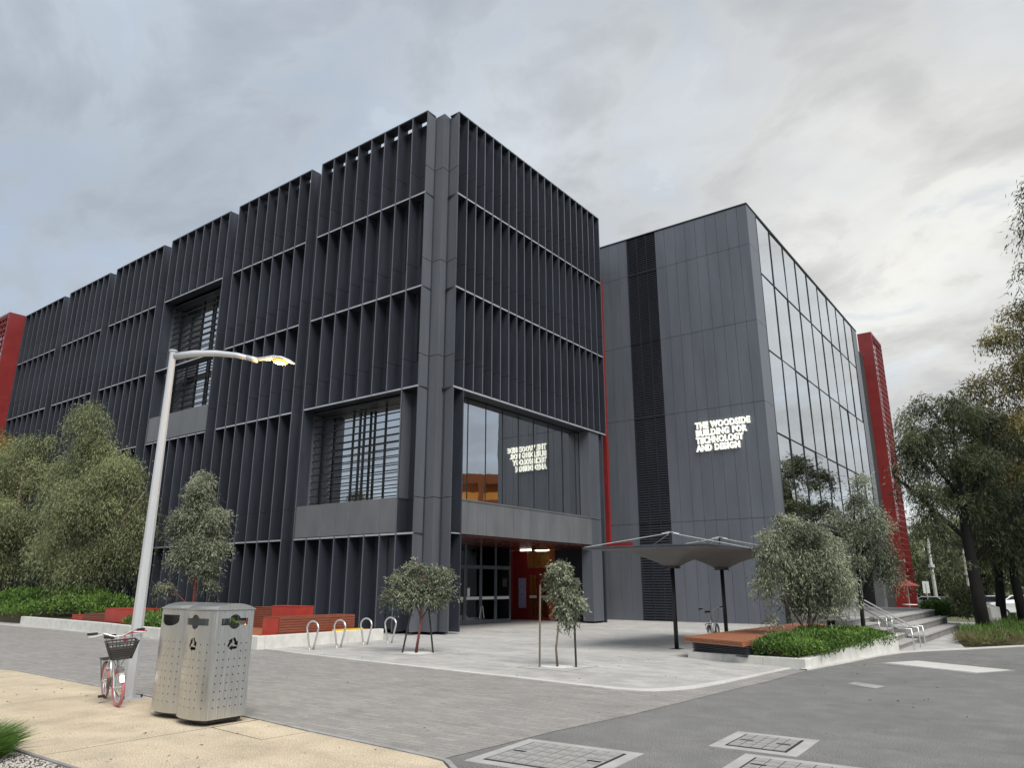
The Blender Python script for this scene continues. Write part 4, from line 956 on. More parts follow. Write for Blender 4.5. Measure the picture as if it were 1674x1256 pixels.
def bicycle(loc, rz, label, frame_m, tyre_m, basket=True, lean=0, steer=0.):
    t = thing('bicycle', label, 'bicycle', loc, rz); t.rotation_euler = (lean, 0, rz)
    r = .245; F_, B_ = (.50,0,r), (-.50,0,r); bb = (-.06,0,.25); st_lo, st_hi = Vector((-.20,0,.62)), Vector((-.25,0,.84)); hd_lo, hd_hi = Vector((.36,0,.52)), Vector((.31,0,.70))
    wheel(t, B_, r, tyre_m, 0); wheel(t, F_, r, tyre_m, steer)
    MB().tube([hd_lo, (.15,0,.40), bb], .026, 10).tube([bb, st_lo], .018, 8).obj('frame', frame_m, t, smooth=True)
    MB().tube([B_[:1]+(.05,)+B_[2:], (bb[0],.03,bb[2])], .010, 6).tube([B_[:1]+(-.05,)+B_[2:], (bb[0],-.03,bb[2])], .010, 6).tube([B_[:1]+(.05,)+B_[2:], st_lo], .009, 6).tube([B_[:1]+(-.05,)+B_[2:], st_lo], .009, 6).obj('rear_stays', frame_m, t)
    MB().tube([hd_lo+Vector((.03,.05,-.02)), (.50,.055,r)], .012, 8).tube([hd_lo+Vector((.03,-.05,-.02)), (.50,-.055,r)], .012, 8).tube([hd_lo, hd_hi], .022, 8).obj('fork', 'steel_pol', t)
    MB().tube([st_lo-Vector((-.02,0,.1)), st_hi], .013, 8).obj('seat_post', 'steel_pol', t)
    sd2 = MB().prism([(-.14,-.09), (-.02,-.05), (.13,-.02), (.15,0), (.13,.02), (-.02,.05), (-.14,.09), (-.16,0)], 0, .05).obj('saddle', 'rubber', t, bevel=.015); sd2.location = st_hi
    MB().tube([hd_hi, (.27,0,.90)], .015, 8).obj('stem', 'steel_pol', t)
    MB().tube([(.16,.28,.96), (.23,.17,.95), (.27,.05,.90), (.27,-.05,.90), (.23,-.17,.95), (.16,-.28,.96)], .011, 8).obj('handlebar', 'steel_pol', t, smooth=True)
    for s_ in (-1, 1):
        MB().tube([(.18,.25*s_,.958), (.10,.36*s_,.955)], .017, 8).obj('grip', 'rubber', t)
        MB().tube([(.24,.20*s_,.94), (.25,.30*s_,.925), (.20,.36*s_,.92)], .006, 6).obj('brake_lever', 'white', t)
        MB().tube([(.24,.18*s_,.94), (.40,.16*s_,.86), (.44,.10*s_,.66), (.40,.03*s_,.52)], .004, 5).obj('brake_cable', 'rubber', t)
    # mudguards
    for c_, a0, a1 in ((F_, 20, 130), (B_, 40, 190)):
        pts = [(c_[0]+(r+.02)*math.cos(R(a)), 0, c_[2]+(r+.02)*math.sin(R(a))) for a in np.linspace(a0, a1, 12)]
        mb = MB()
        for p, q in zip(pts[:-1], pts[1:]): mb.quad((p[0],-.028,p[2]), (q[0],-.028,q[2]), (q[0],.028,q[2]), (p[0],.028,p[2]))
        mb.obj('mudguard', 'steel_pol', t)
    cr = MB().tube([(bb[0],-.045,bb[2]), (bb[0],-.038,bb[2])], .075, 20).obj('chainring', 'basket', t)
    MB().tube([(bb[0],-.06,bb[2]), (bb[0]+.05,-.07,bb[2]-.15)], .010, 6).tube([(bb[0],.06,bb[2]), (bb[0]-.05,.07,bb[2]+.15)], .010, 6).obj('crank', 'steel_pol', t)
    MB().box(bb[0]+.01, bb[0]+.09, -.16, -.08, bb[2]-.165, bb[2]-.14).obj('pedal', 'rubber', t); MB().box(bb[0]-.09, bb[0]-.01, .08, .16, bb[2]+.14, bb[2]+.165).obj('pedal', 'rubber', t)
    MB().tube([(-.42,.04,.20), (-.46,.17,.005), (-.43,.20,.0)], .008, 6).obj('kickstand', 'rubber', t)
    # rear carrier
    MB().box(-.72, -.36, -.07, .07, .535, .55).tube([(-.70,.05,.53), (-.50,.06,.25)], .006, 6).tube([(-.70,-.05,.53), (-.50,-.06,.25)], .006, 6).obj('carrier', 'basket', t)
    if basket:
        bk = MB(); x0, x1 = .42, .68; tp = .86; bt = .62
        fr = [(x0+.04,-.12,bt), (x1-.05,-.12,bt), (x1-.05,.12,bt), (x0+.04,.12,bt)]; to = [(x0,-.19,tp), (x1,-.19,tp-.02), (x1,.19,tp-.02), (x0,.19,tp)]
        bk.quad(*fr)
        for k in range(4):
            a, b, c_, d_ = fr[k], fr[(k+1) % 4], to[(k+1) % 4], to[k]; A = [Vector(q) for q in (a, b, c_, d_)]
            for i in range(9): p = A[0].lerp(A[1], i/8); q = A[3].lerp(A[2], i/8); bk.tube([p, q], .005, 4, cap=False)
            for i in range(9): p = A[0].lerp(A[3], i/8); q = A[1].lerp(A[2], i/8); bk.tube([p, q], .005 if i < 8 else .011, 5, cap=False)
            p0 = A[0].lerp(A[3], .12); p1 = A[1].lerp(A[2], .12); p2 = A[1].lerp(A[2], .62); p3 = A[0].lerp(A[3], .62); bk.quad(p0, p1, p2, p3)
        bk.obj('basket', 'basket', t)
        MB().tube([(.40,.0,.70), (.33,0,.66)], .010, 6).obj('basket_bracket', 'steel_pol', t)
    return t
bicycle((-11.14,5.49,.014), math.atan2(-.28,.96), 'folding bicycle with pink tyres and black front basket, locked to the lamp post', 'steel_pol', 'pink', True, lean=R(4), steer=R(6))
ck = MB().tube([(-11.42,5.70,.90), (-11.28,5.66,.93), (-11.15,5.72,.94), (-11.16,5.88,.95), (-11.3,5.93,.95), (-11.42,5.84,.93), (-11.42,5.70,.90), (-11.2,5.6,.86), (-10.95,5.5,.84), (-10.82,5.4,.86)], .012, 6).obj('cable_lock', 'redcable', smooth=True); tag(ck, 'red cable lock looped between the lamp post and the bicycle', 'lock')
bicycle((-8.52,21.22,.014), R(100), 'pale bicycle leaning on the farther canopy post', 'white', 'rubber', False, lean=R(-6))
# ------------------------------------------------------------------ covers in the road
def rect_pts(c, a, b): return [tuple(Vector(c)+Vector(a)*i+Vector(b)*j) for i, j in ((-1,-1), (1,-1), (1,1), (-1,1))]
def access_cover(c, rz, hx, hy, nx, ny, label, rim=.13):
    t = thing('access_cover', label, 'access cover', (*c, .0), rz, 'concrete access covers in the road')
    MB().box(-hx, hx, -hy, hy, -.01, .004).obj('surround', 'concrete_mid', t)
    MB().box(-hx+rim, hx-rim, -hy+rim, hy-rim, -.01, .007).obj('frame', 'joint', t)
    cw, ch = 2*(hx-rim-.02)/nx, 2*(hy-rim-.02)/ny
    me = MB().box(.006, cw-.006, .006, ch-.006, 0, .006).mesh('infill', 'cover')
    for i in range(nx):
        for j in range(ny): inst('infill', me, t, (-hx+rim+.02+cw*i, -hy+rim+.02+ch*j, .005+random.uniform(0, .002)))
    for sx in (-1, 1): MB().box(sx*(hx-rim-.12)-.07, sx*(hx-rim-.12)+.07, -.02, .02, .010, .014).obj('lifting_slot', 'black', t)
    return t
access_cover((-4.28,6.45), R(4), .66, .60, 7, 5, 'large cracked concrete access cover near the paver edge, leftmost of three')
access_cover((-2.87,8.30), R(2), .44, .48, 5, 5, 'smaller concrete access cover in the asphalt, farthest of three')
access_cover((-2.28,7.28), R(3), .56, .44, 6, 4, 'concrete access cover cut by the bottom edge of the photo, rightmost of three')
dg = thing('drain_cover', 'long pale concrete drain cover set in the asphalt near the steps', 'drain cover', (-2.40,18.0,0), math.atan2(-1.1,1.8)+.05)
MB().box(-1.05, 1.05, -.62, .62, -.01, .004).obj('surround', 'cover', dg)
for k in range(5): MB().box(-1.0+.4*k+.008, -1.0+.4*(k+1)-.008, -.5, .5, 0, .012).obj('infill', 'strip', dg)
pt = sheet('asphalt_patch', [(-3.34,13.92), (-2.82,13.56), (-2.75,13.98), (-3.28,14.27)], .004, 'cover'); tag(pt, 'small pale repair patch in the asphalt between the covers and the drain', 'patch')

# ------------------------------------------------------------------ vegetation
RV = Vector((.80,.60,0))      # broadside direction used to lay crowns out
def L_(a, z, ra, rz, d=0.): return (RV.x*a-.6*d, RV.y*a+.8*d, z, ra, ra*.95, rz)
def B_pt(a, z, r, d=0.): return (RV.x*a-.6*d, RV.y*a+.8*d, z, r)
# weeping trees along the left facade
tree('weeping_tree', 'tall weeping olive green tree behind the left planter, right one of the pair', (-35.6,15.6,.2),
     [(0,0,0,.17), (.1,0,2.2,.14), (-.2,0,4.5,.10), (-.3,0,7.5,.04)], [[B_pt(0,2.2,.1), B_pt(1.4,4.2,.06), B_pt(2.2,5.6,.03)], [B_pt(0,2.6,.1), B_pt(-1.5,4.4,.06), B_pt(-2.3,5.8,.03)], [B_pt(-.1,4,.08), B_pt(.8,6,.05), B_pt(.6,7.6,.03)]],
     [L_(-.7,9.0,1.0,1.4), L_(-.3,7.6,1.35,1.4), L_(.8,6.5,1.4,1.5), L_(-1.5,6.1,1.1,1.6), L_(1.6,5.0,1.25,1.6), L_(.1,4.8,1.6,1.9,-.6), L_(-1.5,3.7,1.15,1.7), L_(1.1,3.0,1.3,1.5), L_(-.2,2.3,1.4,1.2,-.4)],
     4300, 15, (.16,.028), .85, .95, 'olive', 'bark', 'weeping trees by the left facade')
tree('weeping_tree', 'weeping olive green tree cut by the left edge of the photo', (-43.8,15.4,.2),
     [(0,0,0,.18), (.1,0,2.4,.15), (-.2,0,5,.10), (-.1,0,8,.04)], [[B_pt(0,2.2,.1), B_pt(1.6,4.4,.06), B_pt(2.6,6,.03)], [B_pt(0,2.6,.1), B_pt(-1.5,4.4,.06), B_pt(-2.5,5.8,.03)]],
     [L_(.4,8.6,1.4,1.5), L_(1.3,7.0,1.5,1.8), L_(-1.6,7.3,1.8,1.8), L_(2.3,5.4,1.4,1.8), L_(.2,5.0,2.0,2.0,-.6), L_(-2.6,4.4,2.0,2.0), L_(1.9,3.6,1.4,1.6), L_(-.2,3.0,1.9,1.4)],
     4300, 15, (.17,.030), .85, .95, 'olive', 'bark', 'weeping trees by the left facade')
tree('small_gold_tree', 'olive gold tree top at the far left edge before the red screen', (-52.5,16.2,0), [(0,0,0,.2), (0,0,6,.1), (0,0,10,.04)], [[B_pt(0,5,.08), B_pt(1.5,8,.05)]],
     [L_(.5,10.2,1.7,1.5), L_(-1.5,9.6,1.6,1.5), L_(1.0,7.8,2.2,2.0), L_(-1.5,6.5,2.2,2.2), L_(.8,5.0,2.2,2.0)], 2200, 13, (.2,.04), .8, .9, 'gold', 'bark')
tree('young_tree', 'young grey green tree with reddish trunk standing behind the bins', (-26.3,15.5,.26),
     [(0,0,0,.075), (.03,0,1.2,.06), (-.05,0,2.6,.045), (-.15,0,4.6,.02)], [[B_pt(0,1.3,.035), B_pt(-.6,2.2,.02), B_pt(-.8,3.2,.01)], [B_pt(0,1.8,.035), B_pt(.6,2.8,.02), B_pt(.8,3.6,.01)], [B_pt(0,.5,.03), B_pt(-.6,1.0,.018), B_pt(-1.3,1.4,.01)]],
     [L_(-.35,5.1,.62,.75), L_(-.1,4.5,.78,.8), L_(.65,3.7,.62,.8), L_(-.75,3.6,.62,.85), L_(.1,3.4,.9,.9), L_(.5,2.8,.75,.7), L_(-.45,2.6,.7,.7), L_(.15,2.1,.7,.4), L_(-1.1,1.3,.4,.25), L_(.65,1.5,.3,.25)],
     2700, 12, (.115,.030), .6, .42, 'grey', 'bark_red')
# two staked saplings on the plaza
tree('sapling', 'broad headed staked sapling with reddish forked trunk before the corner column', (-13.17,13.74,.008),
     [(0,0,0,.038), (.05,.03,.45,.030), (.10,.07,.80,.026)], [[B_pt(.10,.80,.02), B_pt(-.05,1.15,.016), B_pt(-.25,1.55,.010)], [B_pt(.10,.80,.02), B_pt(.30,1.10,.016), B_pt(.45,1.5,.010)], [B_pt(.08,.95,.016), B_pt(.12,1.4,.012), B_pt(.08,1.9,.006)]],
     [L_(-.10,2.05,.30,.25), L_(.45,1.85,.36,.28), L_(-.45,1.75,.34,.28), L_(.10,1.65,.48,.32), L_(.65,1.50,.28,.25), L_(-.68,1.38,.24,.24), L_(-.25,1.38,.38,.24), L_(.35,1.30,.40,.22)],
     950, 11, (.082,.027), .5, .24, 'grey', 'bark_red', 'staked plaza saplings', shell=.35)
tree('sapling', 'narrow staked sapling with pale trunk in the middle of the plaza', (-8.66,13.16,.008),
     [(0,0,0,.026), (-.02,-.01,.35,.022), (.02,.02,.75,.018), (.07,.05,1.15,.015), (.12,.09,1.7,.008)], [[B_pt(.08,1.1,.012), B_pt(-.02,1.5,.008)], [B_pt(.10,1.3,.012), B_pt(.30,1.5,.007)]],
     [L_(.10,2.02,.20,.20), L_(.02,1.80,.26,.22), L_(.26,1.70,.24,.25), L_(.10,1.50,.30,.26), L_(.32,1.32,.22,.24), L_(.18,1.18,.24,.22), L_(.30,.98,.16,.18)],
     560, 11, (.078,.026), .65, .22, 'grey', 'bark', 'staked plaza saplings', shell=.35)
def stake(p, q, label, m='stake', r=.022):
    o = MB().tube([p, q], r, 6).obj('tree_stake', m); tag(o, label, 'tree stake', 'tree stakes')
stake((-13.42,13.52,0), (-13.27,13.66,1.12), 'leaning dark stake left of the forked sapling')
stake((-12.87,14.03,0), (-13.0,13.95,1.15), 'leaning dark stake right of the forked sapling')
stake((-8.94,12.93,0), (-8.94,12.98,1.62), 'tall stake left of the narrow sapling', 'stake_l', .020)
stake((-8.34,13.36,0), (-8.36,13.36,1.0), 'short stake right of the narrow sapling')
for c_, ext, nm in (((-13.17,13.78), .62, 'pale gravel in the square pit of the forked sapling'), ((-8.66,13.18), .60, 'pale gravel in the square pit of the narrow sapling')):
    P4 = [(c_[0]-ext, c_[1]-ext), (c_[0]+ext, c_[1]-ext), (c_[0]+ext, c_[1]+ext), (c_[0]-ext, c_[1]+ext)]
    struct(sheet('tree_pit', P4, .012, 'plaza'))
    e2 = ext*.62; pebbles('pit_gravel', [(c_[0]+e2*math.cos(a)*random.uniform(.7,1.15), c_[1]+e2*math.sin(a)*random.uniform(.7,1.15)) for a in np.linspace(0, 6.0, 14)], 2600, .010, .014, nm, 'strip')
    fr = MB()
    for x0, x1, y0, y1 in ((-ext,ext,-ext,-ext+.012), (-ext,ext,ext-.012,ext), (-ext,-ext+.012,-ext,ext), (ext-.012,ext,-ext,ext)): fr.box(c_[0]+x0, c_[0]+x1, c_[1]+y0, c_[1]+y1, .0, .0145)
    o = fr.obj('pit_frame', 'concrete_dk'); struct(o)
# planter trees by the steps
tree('bushy_tree', 'bushy grey green tree growing in the planter beside the deck', (-5.28,19.1,.1),
     [(0,0,0,.05), (.03,0,.8,.045), (.0,0,1.8,.03), (-.05,0,2.8,.012)], [[B_pt(0,.3,.035), B_pt(-.5,1.1,.02), B_pt(-.7,1.9,.01)], [B_pt(0,.5,.035), B_pt(.5,1.3,.02), B_pt(.8,2.0,.01)], [B_pt(0,.2,.02), B_pt(-.6,.5,.012), B_pt(-1.0,.75,.006)]],
     [L_(-.30,3.0,.50,.42), L_(.05,2.75,.75,.5), L_(-.65,2.4,.62,.55), L_(.65,2.3,.72,.6), L_(.0,2.0,.85,.6), L_(-.75,1.75,.55,.45), L_(.75,1.6,.75,.5), L_(.05,1.3,.65,.4), L_(.5,1.05,.45,.25), L_(-.9,.75,.2,.12)],
     2300, 12, (.092,.024), .7, .34, 'grey', 'bark', shell=.4)
tree('slender_tree', 'slender dark trunked tree at the top of the planter by the handrails', (-4.55,21.3,.2),
     [(0,0,-.1,.06), (.02,0,.9,.05), (.05,0,2.0,.035), (.15,0,3.6,.015)], [[B_pt(.02,.9,.03), B_pt(.5,1.9,.02), B_pt(.7,2.6,.01)], [B_pt(.0,1.1,.03), B_pt(-.5,2.0,.02), B_pt(-.6,2.6,.01)]],
     [L_(.35,4.05,.40,.42), L_(.3,3.5,.58,.5), L_(.75,3.05,.5,.5), L_(-.35,3.05,.55,.42), L_(.25,2.8,.75,.5), L_(-.7,2.5,.5,.4), L_(.75,2.3,.6,.5), L_(-.1,2.1,.8,.45), L_(.9,1.7,.4,.4), L_(-.6,1.85,.45,.3)],
     1500, 11, (.092,.024), .65, .34, 'grey', 'bark_dk', shell=.4, tint_up=.1)
# large trees on the right
tree('dark_tree', 'large dark trunked tree standing in the grass bed right of the terraces', (-2.75,31.0,-.02),
     [(0,0,0,.24), (-.02,0,1.5,.20), (-.05,0,3.6,.17), (.0,0,5.5,.10), (.1,0,7.5,.04)], [[(-.05,0,2.4,.10), (1.0,.6,3.5,.08), (2.2,1.0,5.2,.05), (3.0,1.2,6.6,.03)], [(-.05,0,3.2,.09), (-1.0,-.5,4.4,.07), (-2.0,-1.0,5.6,.04)], [(0,0,4.2,.09), (.9,.3,5.8,.06), (1.2,.5,7.2,.03)], [(0,0,4.6,.08), (-.8,-.3,6.2,.05), (-1.2,-.6,7.4,.03)]],
     [L_(-1.3,7.2,1.1,.9), L_(-.2,8.0,1.4,1.0), L_(1.0,7.6,1.5,1.1), L_(-1.8,6.2,1.0,.9), L_(-.5,6.4,1.5,1.1), L_(1.4,6.2,1.7,1.2), L_(-1.5,5.0,1.0,.8), L_(.3,5.0,1.5,.9), L_(2.2,4.8,1.7,1.2), L_(-1.2,3.8,.8,.7), L_(2.4,3.4,1.4,.9), L_(-.9,2.8,.6,.5), L_(1.2,3.6,1.1,.7)],
     3600, 13, (.16,.032), .75, .5, 'dark', 'bark_dk', shell=.35)
tree('gold_tree', 'olive gold foliage tree at the right edge behind the dark trunked tree', (-.2,34.5,-.02),
     [(0,0,0,.22), (.1,0,3,.16), (0,0,7,.06)], [[(0,0,3,.09), (-1.5,-1,5.5,.05), (-2,-1.3,7,.03)], [(0,0,3.2,.09), (1.5,1,5.5,.05)]],
     [L_(.5,12.3,1.3,1.0), L_(-.2,11.2,1.4,1.1), L_(-1.6,9.2,1.4,1.1), L_(.2,9.8,1.8,1.3), L_(-1.9,7.8,1.7,1.2), L_(.2,8.0,2.2,1.5), L_(-1.0,6.4,1.9,1.2), L_(1.6,6.2,2.0,1.5), L_(.5,4.8,2.0,1.1)],
     3400, 13, (.17,.038), .75, .6, 'gold', 'bark_dk', shell=.4)
tree('tall_gum_tree', 'tall thin leaved gum with branches hanging in at the top right edge', (1.9,28.6,-.02),
     [(0,0,0,.26), (.1,0,5,.2), (.2,0,10,.12), (.1,0,14.5,.04)], [[(.1,0,6,.10), (-.9,-.5,9,.06), (-1.3,-.8,11.5,.03)], [(.1,0,8,.09), (-.8,-.4,11,.05), (-1.1,-.6,13,.025)], [(.1,0,5,.1), (1.4,.6,8,.06), (2,.9,10,.03)]],
     [L_(-1.35,13.4,.9,.8), L_(-.4,14.6,1.3,1.0), L_(-1.5,11.7,.75,.6), L_(-1.6,10.2,1.0,.9), L_(-1.7,8.9,1.0,.7), L_(-1.5,7.3,1.0,.8), L_(.6,12.5,1.8,1.5), L_(.8,10,1.9,1.5), L_(-.4,8.6,1.5,.9), L_(1.2,7.6,1.8,1.2)],
     1900, 12, (.19,.036), .8, .7, 'dark', 'bark', shell=.3)
for (x, y, hgt, sd0, lab) in ((-2.55,35.6,7.5,.3,'dark leaning trunk tree right of the concrete wedge block'), (-1.75,35.2,7.0,-.1,'dark trunk tree nearest the right edge beside its leaning twin')):
    tree('dark_tree', lab, (x,y,-.05), [(0,0,0,.20), (sd0*.5,0,1.4,.17), (sd0,0,3.5,.12), (sd0,0,5.5,.05)], [[(sd0,0,2.6,.07), (sd0+.9,.5,4.2,.04)], [(sd0,0,2.8,.07), (sd0-.9,-.5,4.4,.04)]],
         [L_(-.9+sd0,5.4,1.3,1.0), L_(.5+sd0,5.8,1.5,1.1), L_(1.1+sd0,4.4,1.4,1.0), L_(-.6+sd0,4.0,1.3,.9), L_(.3+sd0,3.0,1.2,.7)], 1500, 12, (.16,.036), .75, .5, 'dark', 'bark_dk', 'dark trunked trees at the right', shell=.35)
# loose background trees beyond the terraces
bgt = [(-12.4,92,11,5.0,'olive','rounded olive tree far beyond the red tower, leftmost of the far trees'), (-8.6,84,9.5,4.2,'dark','dark loose crowned tree far beyond the terraces between pole and van'), (-6.2,74,9.0,3.8,'olive','pale olive tree far behind the terraces next to the tall pole'),
       (-2.6,62,13.0,4.2,'dark','tall dark gum mirrored in the curtain wall, at the right edge far back'), (2.2,70,13.5,4.6,'dark','tall far gum behind the gold foliage at the right edge'), (-1.0,84,11,4.5,'olive','far olive tree between the dark trunks at the right'), (6.5,62,12,4.4,'dark','far gum just outside the right edge, mirrored in the glass')]
for x, y, h_, r_, lm, lab in bgt:
    zb = -.03-2.1*min(1, max(0, (y-36)/80))**2*(3-2*min(1, max(0, (y-36)/80)))
    lob = [(random.uniform(-.6,.6)*r_, random.uniform(-.6,.6)*r_, h_*random.uniform(.36,.92), r_*random.uniform(.3,.5), r_*random.uniform(.3,.5), r_*random.uniform(.22,.36)) for _ in range(16)]
    tree('background_tree', lab, (x,y,zb), [(0,0,0,.28), (.2,0,h_*.4,.2), (0,0,h_*.85,.06)], [[(.1,0,h_*.3,.12), (r_*.4,.3,h_*.55,.06), (r_*.5,.3,h_*.75,.03)], [(.1,0,h_*.35,.12), (-r_*.4,-.3,h_*.6,.06)]], lob, 1300, 12, (.34,.085), .7, .9, lm, 'bark_dk', 'far trees beyond the terraces', shell=.3)
# a far belt of trees closing the horizon, and the trees behind the viewer that the windows mirror
def belt(name, label, pts, lm, n, leaf):
    lob = []
    for x, y, z, r in pts:
        for _ in range(5): lob.append((x+random.uniform(-r,r), y+random.uniform(-r,r)*.5, z+random.uniform(.2,1.0)*r*1.2, r*random.uniform(.5,.9), r*.6, r*random.uniform(.4,.8)))
    o = leaves_mesh(name, *crown_leaves(lob, n, 10, leaf, .5, 1.3, .4), LF[lm]); tag(o, label, 'woodland', kind='stuff')
belt('distant_woodland', 'distant belt of trees along the horizon', [(x, 135+8*math.sin(x), -2.1, 5.5+1.5*math.sin(x*.7)) for x in range(-60, 95, 6)], 'dark', 9000, (.7,.26))
belt('woodland_behind', 'trees across the road mirrored in the left windows', [(x, -42+5*math.sin(x), -.5, 4.5+1.5*math.sin(x*.9)) for x in range(-95, -10, 6)], 'olive', 4500, (.6,.22))
# shrubs and grasses
def hump(cx, cy, rx, ry, h, base): return lambda q: base+h*np.clip(1-((q[:,0]-cx)/rx)**2*.6-((q[:,1]-cy)/ry)**2*.6, .12, 1)*(.85+.15*np.sin(q[:,0]*3.3)*np.sin(q[:,1]*2.7))
ground_cover('shrub_bed', 'dense green ground cover spilling over the planter by the deck', in_poly([(-5.70,16.15), (-4.62,15.86), (-4.30,16.4), (-4.0,19.2), (-3.80,21.35), (-4.6,21.65), (-5.55,21.6), (-5.62,18)]), 26000, hump(-4.9,18.8,1.6,4.2,.46,.20), (.085,.03), 'green')
ground_cover('hedge', 'lush green hedge left of the long planter wall', in_poly([(-52,13.3), (-37,13.5), (-35.3,13.9), (-31.6,14.6), (-31.6,16.2), (-52,17)]), 26000, lambda q: (.40+1.15*np.clip((q[:,1]-13.1)/1.9, .15, 1)*np.clip((-30.5-q[:,0])/3, .35, 1)*(.85+.15*np.sin(q[:,0]*2.1))), (.16,.055), 'green', 'hedge')
ground_cover('shrub', 'small green shrub spilling over the planter between lamp post and bins', in_poly([(-26.3,12.95), (-21.9,12.50), (-21.9,14.6), (-26.3,14.6)]), 9000, hump(-24.0,13.6,2.6,1.3,.50,.33), (.11,.04), 'green', 'shrub')
ground_cover('grass_bed', 'green grasses around the dark trunks beyond the kerb', in_poly([(-2.85,24.9), (-2.2,24.2), (-1.3,25.5), (1.5,29.6), (6,34.4), (12,39.5), (4,42), (-2.4,38), (-2.9,33), (-3.1,28)]), 34000, lambda q: .16+.20*(.5+.5*np.sin(q[:,0]*2.2+q[:,1]))*np.clip((q[:,1]-24.2)/2, .2, 1), (.22,.014), 'green', 'grass', up=1.2)
ground_cover('dry_grass', 'dry straw coloured tussocks at the tip of the grass bed', in_poly([(-3.0,25.2), (-2.3,24.3), (-1.3,25.5), (-1.9,27), (-2.9,27.5)]), 4500, lambda q: .12+0*q[:,0], (.26,.012), 'dry', 'grass', up=1.1)
tg = ground_cover('podium_shrub', 'low clipped shrub at the end of the podium', in_poly([(-5.0,33.7), (-3.4,33.5), (-3.2,35.2), (-5.0,35.6)]), 5000, lambda q: .95+0*q[:,0], (.14,.05), 'green', 'shrub')
ground_cover('overhang_shrub', 'grey leafy shrub growing against the right end of the terraces', in_poly([(-3.7,31.6), (-2.9,31.4), (-2.7,33.3), (-3.6,33.4)]), 4500, lambda q: 1.5+0*q[:,0], (.14,.04), 'dark', 'shrub', up=.2)
# grass tussock by the camera
def tussock():
    n = 5200; c = np.array([-8.72,2.98]); a = RNG.random(n)*6.283; r = .34*np.sqrt(RNG.random(n)); base = np.c_[c[0]+r*np.cos(a)*1.25, c[1]+r*np.sin(a)*.8, np.full(n, .012)]
    d = unit(np.c_[np.cos(a)*r*1.9, np.sin(a)*r*1.6, .75+0*a]+RNG.normal(size=(n,3))*.16); ln = .37*(.55+.6*RNG.random(n))
    V = np.empty((n,6,3)); s = unit(np.cross(d, RNG.normal(size=(n,3))))*.0032
    mid = base+d*(ln*.55)[:,None]; tip = mid+unit(d+np.c_[np.cos(a)*.6, np.sin(a)*.6, -.35+0*a])*(ln*.5)[:,None]
    V[:,0] = base-s; V[:,1] = base+s; V[:,2] = mid+s*.8; V[:,3] = mid-s*.8; V[:,4] = tip; V[:,5] = tip
    F = np.array([[0,1,2,3],[3,2,4,5]])[None]+6*np.arange(n)[:,None,None]
    me = bpy.data.meshes.new('grass_tussock'); Fl = []
    for f in F.reshape(-1,4).tolist(): Fl.append(f if f[0] % 6 == 0 else f[:3])
    me.from_pydata(V.reshape(-1,3).tolist(), [], Fl); at = me.attributes.new('tint', 'FLOAT', 'FACE'); at.data.foreach_set('value', np.clip(np.repeat(.5+RNG.normal(size=n)*.25, 2), 0, 1).astype(np.float32))
    me.materials.append(LF['grass']); o = bpy.data.objects.new('grass_tussock', me); COL.objects.link(o); tag(o, 'bright green grass clump in the bottom left corner', 'grass', kind='stuff')
tussock()
# ------------------------------------------------------------------ background things
wd = MB().prism([(-.2,-.5), (.2,-.5), (.2,.5), (-.2,.5)], 0, [1.0,.85,.85,1.0]).obj('wedge_block', 'concrete', loc=(-2.62,32.6,-.02), bevel=.015); wd.rotation_euler = (0,0,R(-12)); tag(wd, 'pale concrete wedge block right of the big dark trunk', 'block')
def car(loc, rz, label, m):
    t = thing('parked_car', label, 'car', loc, rz, 'cars parked beyond the terraces')
    pr = [(-2.1,.35), (-2.1,.85), (-1.95,.98), (-1.35,1.02), (-.75,1.45), (.55,1.47), (1.15,1.02), (1.95,.86), (2.1,.65), (2.1,.35)]
    mb = MB(); n = len(pr)
    for s_ in (-1, 1):
        for x, z in pr: mb.v.append((x, s_*(.85 if z < 1.1 else .66), z))
    mb.f.append(tuple(range(n))); mb.f.append(tuple(reversed(range(n, 2*n)))); mb.mi += [0, 0]
    for i in range(n): j = (i+1) % n; mb.f.append((j, i, n+i, n+j)); mb.mi.append(0)
    mb.obj('body', m, t, bevel=.06)
    mb = MB()
    for s_ in (-1, 1): mb.quad((-1.2,s_*.83,1.06), (1.0,s_*.83,1.06), (.5,s_*.70,1.40), (-.7,s_*.70,1.40))
    mb.quad((1.16,-.72,1.06), (1.16,.72,1.06), (.62,.60,1.44), (.62,-.60,1.44)); mb.quad((-1.34,-.72,1.07), (-1.34,.72,1.07), (-.82,.60,1.42), (-.82,-.60,1.42))
    mb.obj('windows', 'carglass', t)
    for x in (-1.3, 1.3):
        for s_ in (-1, 1): w_ = MB().tube([(x,s_*.70,.32), (x,s_*.88,.32)], .32, 16).obj('wheel', 'rubber', t); MB().tube([(x,s_*.881,.32), (x,s_*.89,.32)], .19, 12).obj('rim', 'carsilver', w_)
    for s_ in (-1, 1): MB().box(-2.12, -2.08, s_*.62-.15, s_*.62+.15, .70, .84).obj('tail_light', 'taillight', t); MB().box(2.06, 2.11, s_*.62-.16, s_*.62+.16, .62, .74).obj('headlight', 'white', t)
def far_z(y): q = min(1, max(0, (y-36)/80)); return -.03-2.1*q*q*(3-2*q)
def polar(brg, d): return (d*math.sin(R(brg)), d*math.cos(R(brg)))
for brg, d, rz, m, lab in ((-8.5,72,20,'carwhite','white car parked beyond the podium, closest to the red tower'), (-7.65,66,160,'carsilver','silver car parked beyond the podium, right of the white one'), (-4.25,62,100,'carwhite','white car seen between the dark trunks'), (-2.75,60,15,'carwhite','white car at the right edge behind the dark trunks'), (-8.0,88,0,'cardark','dark car behind the white and silver cars')):
    x, y = polar(brg, d); car((x, y, far_z(y)+.02), R(rz), lab, m)
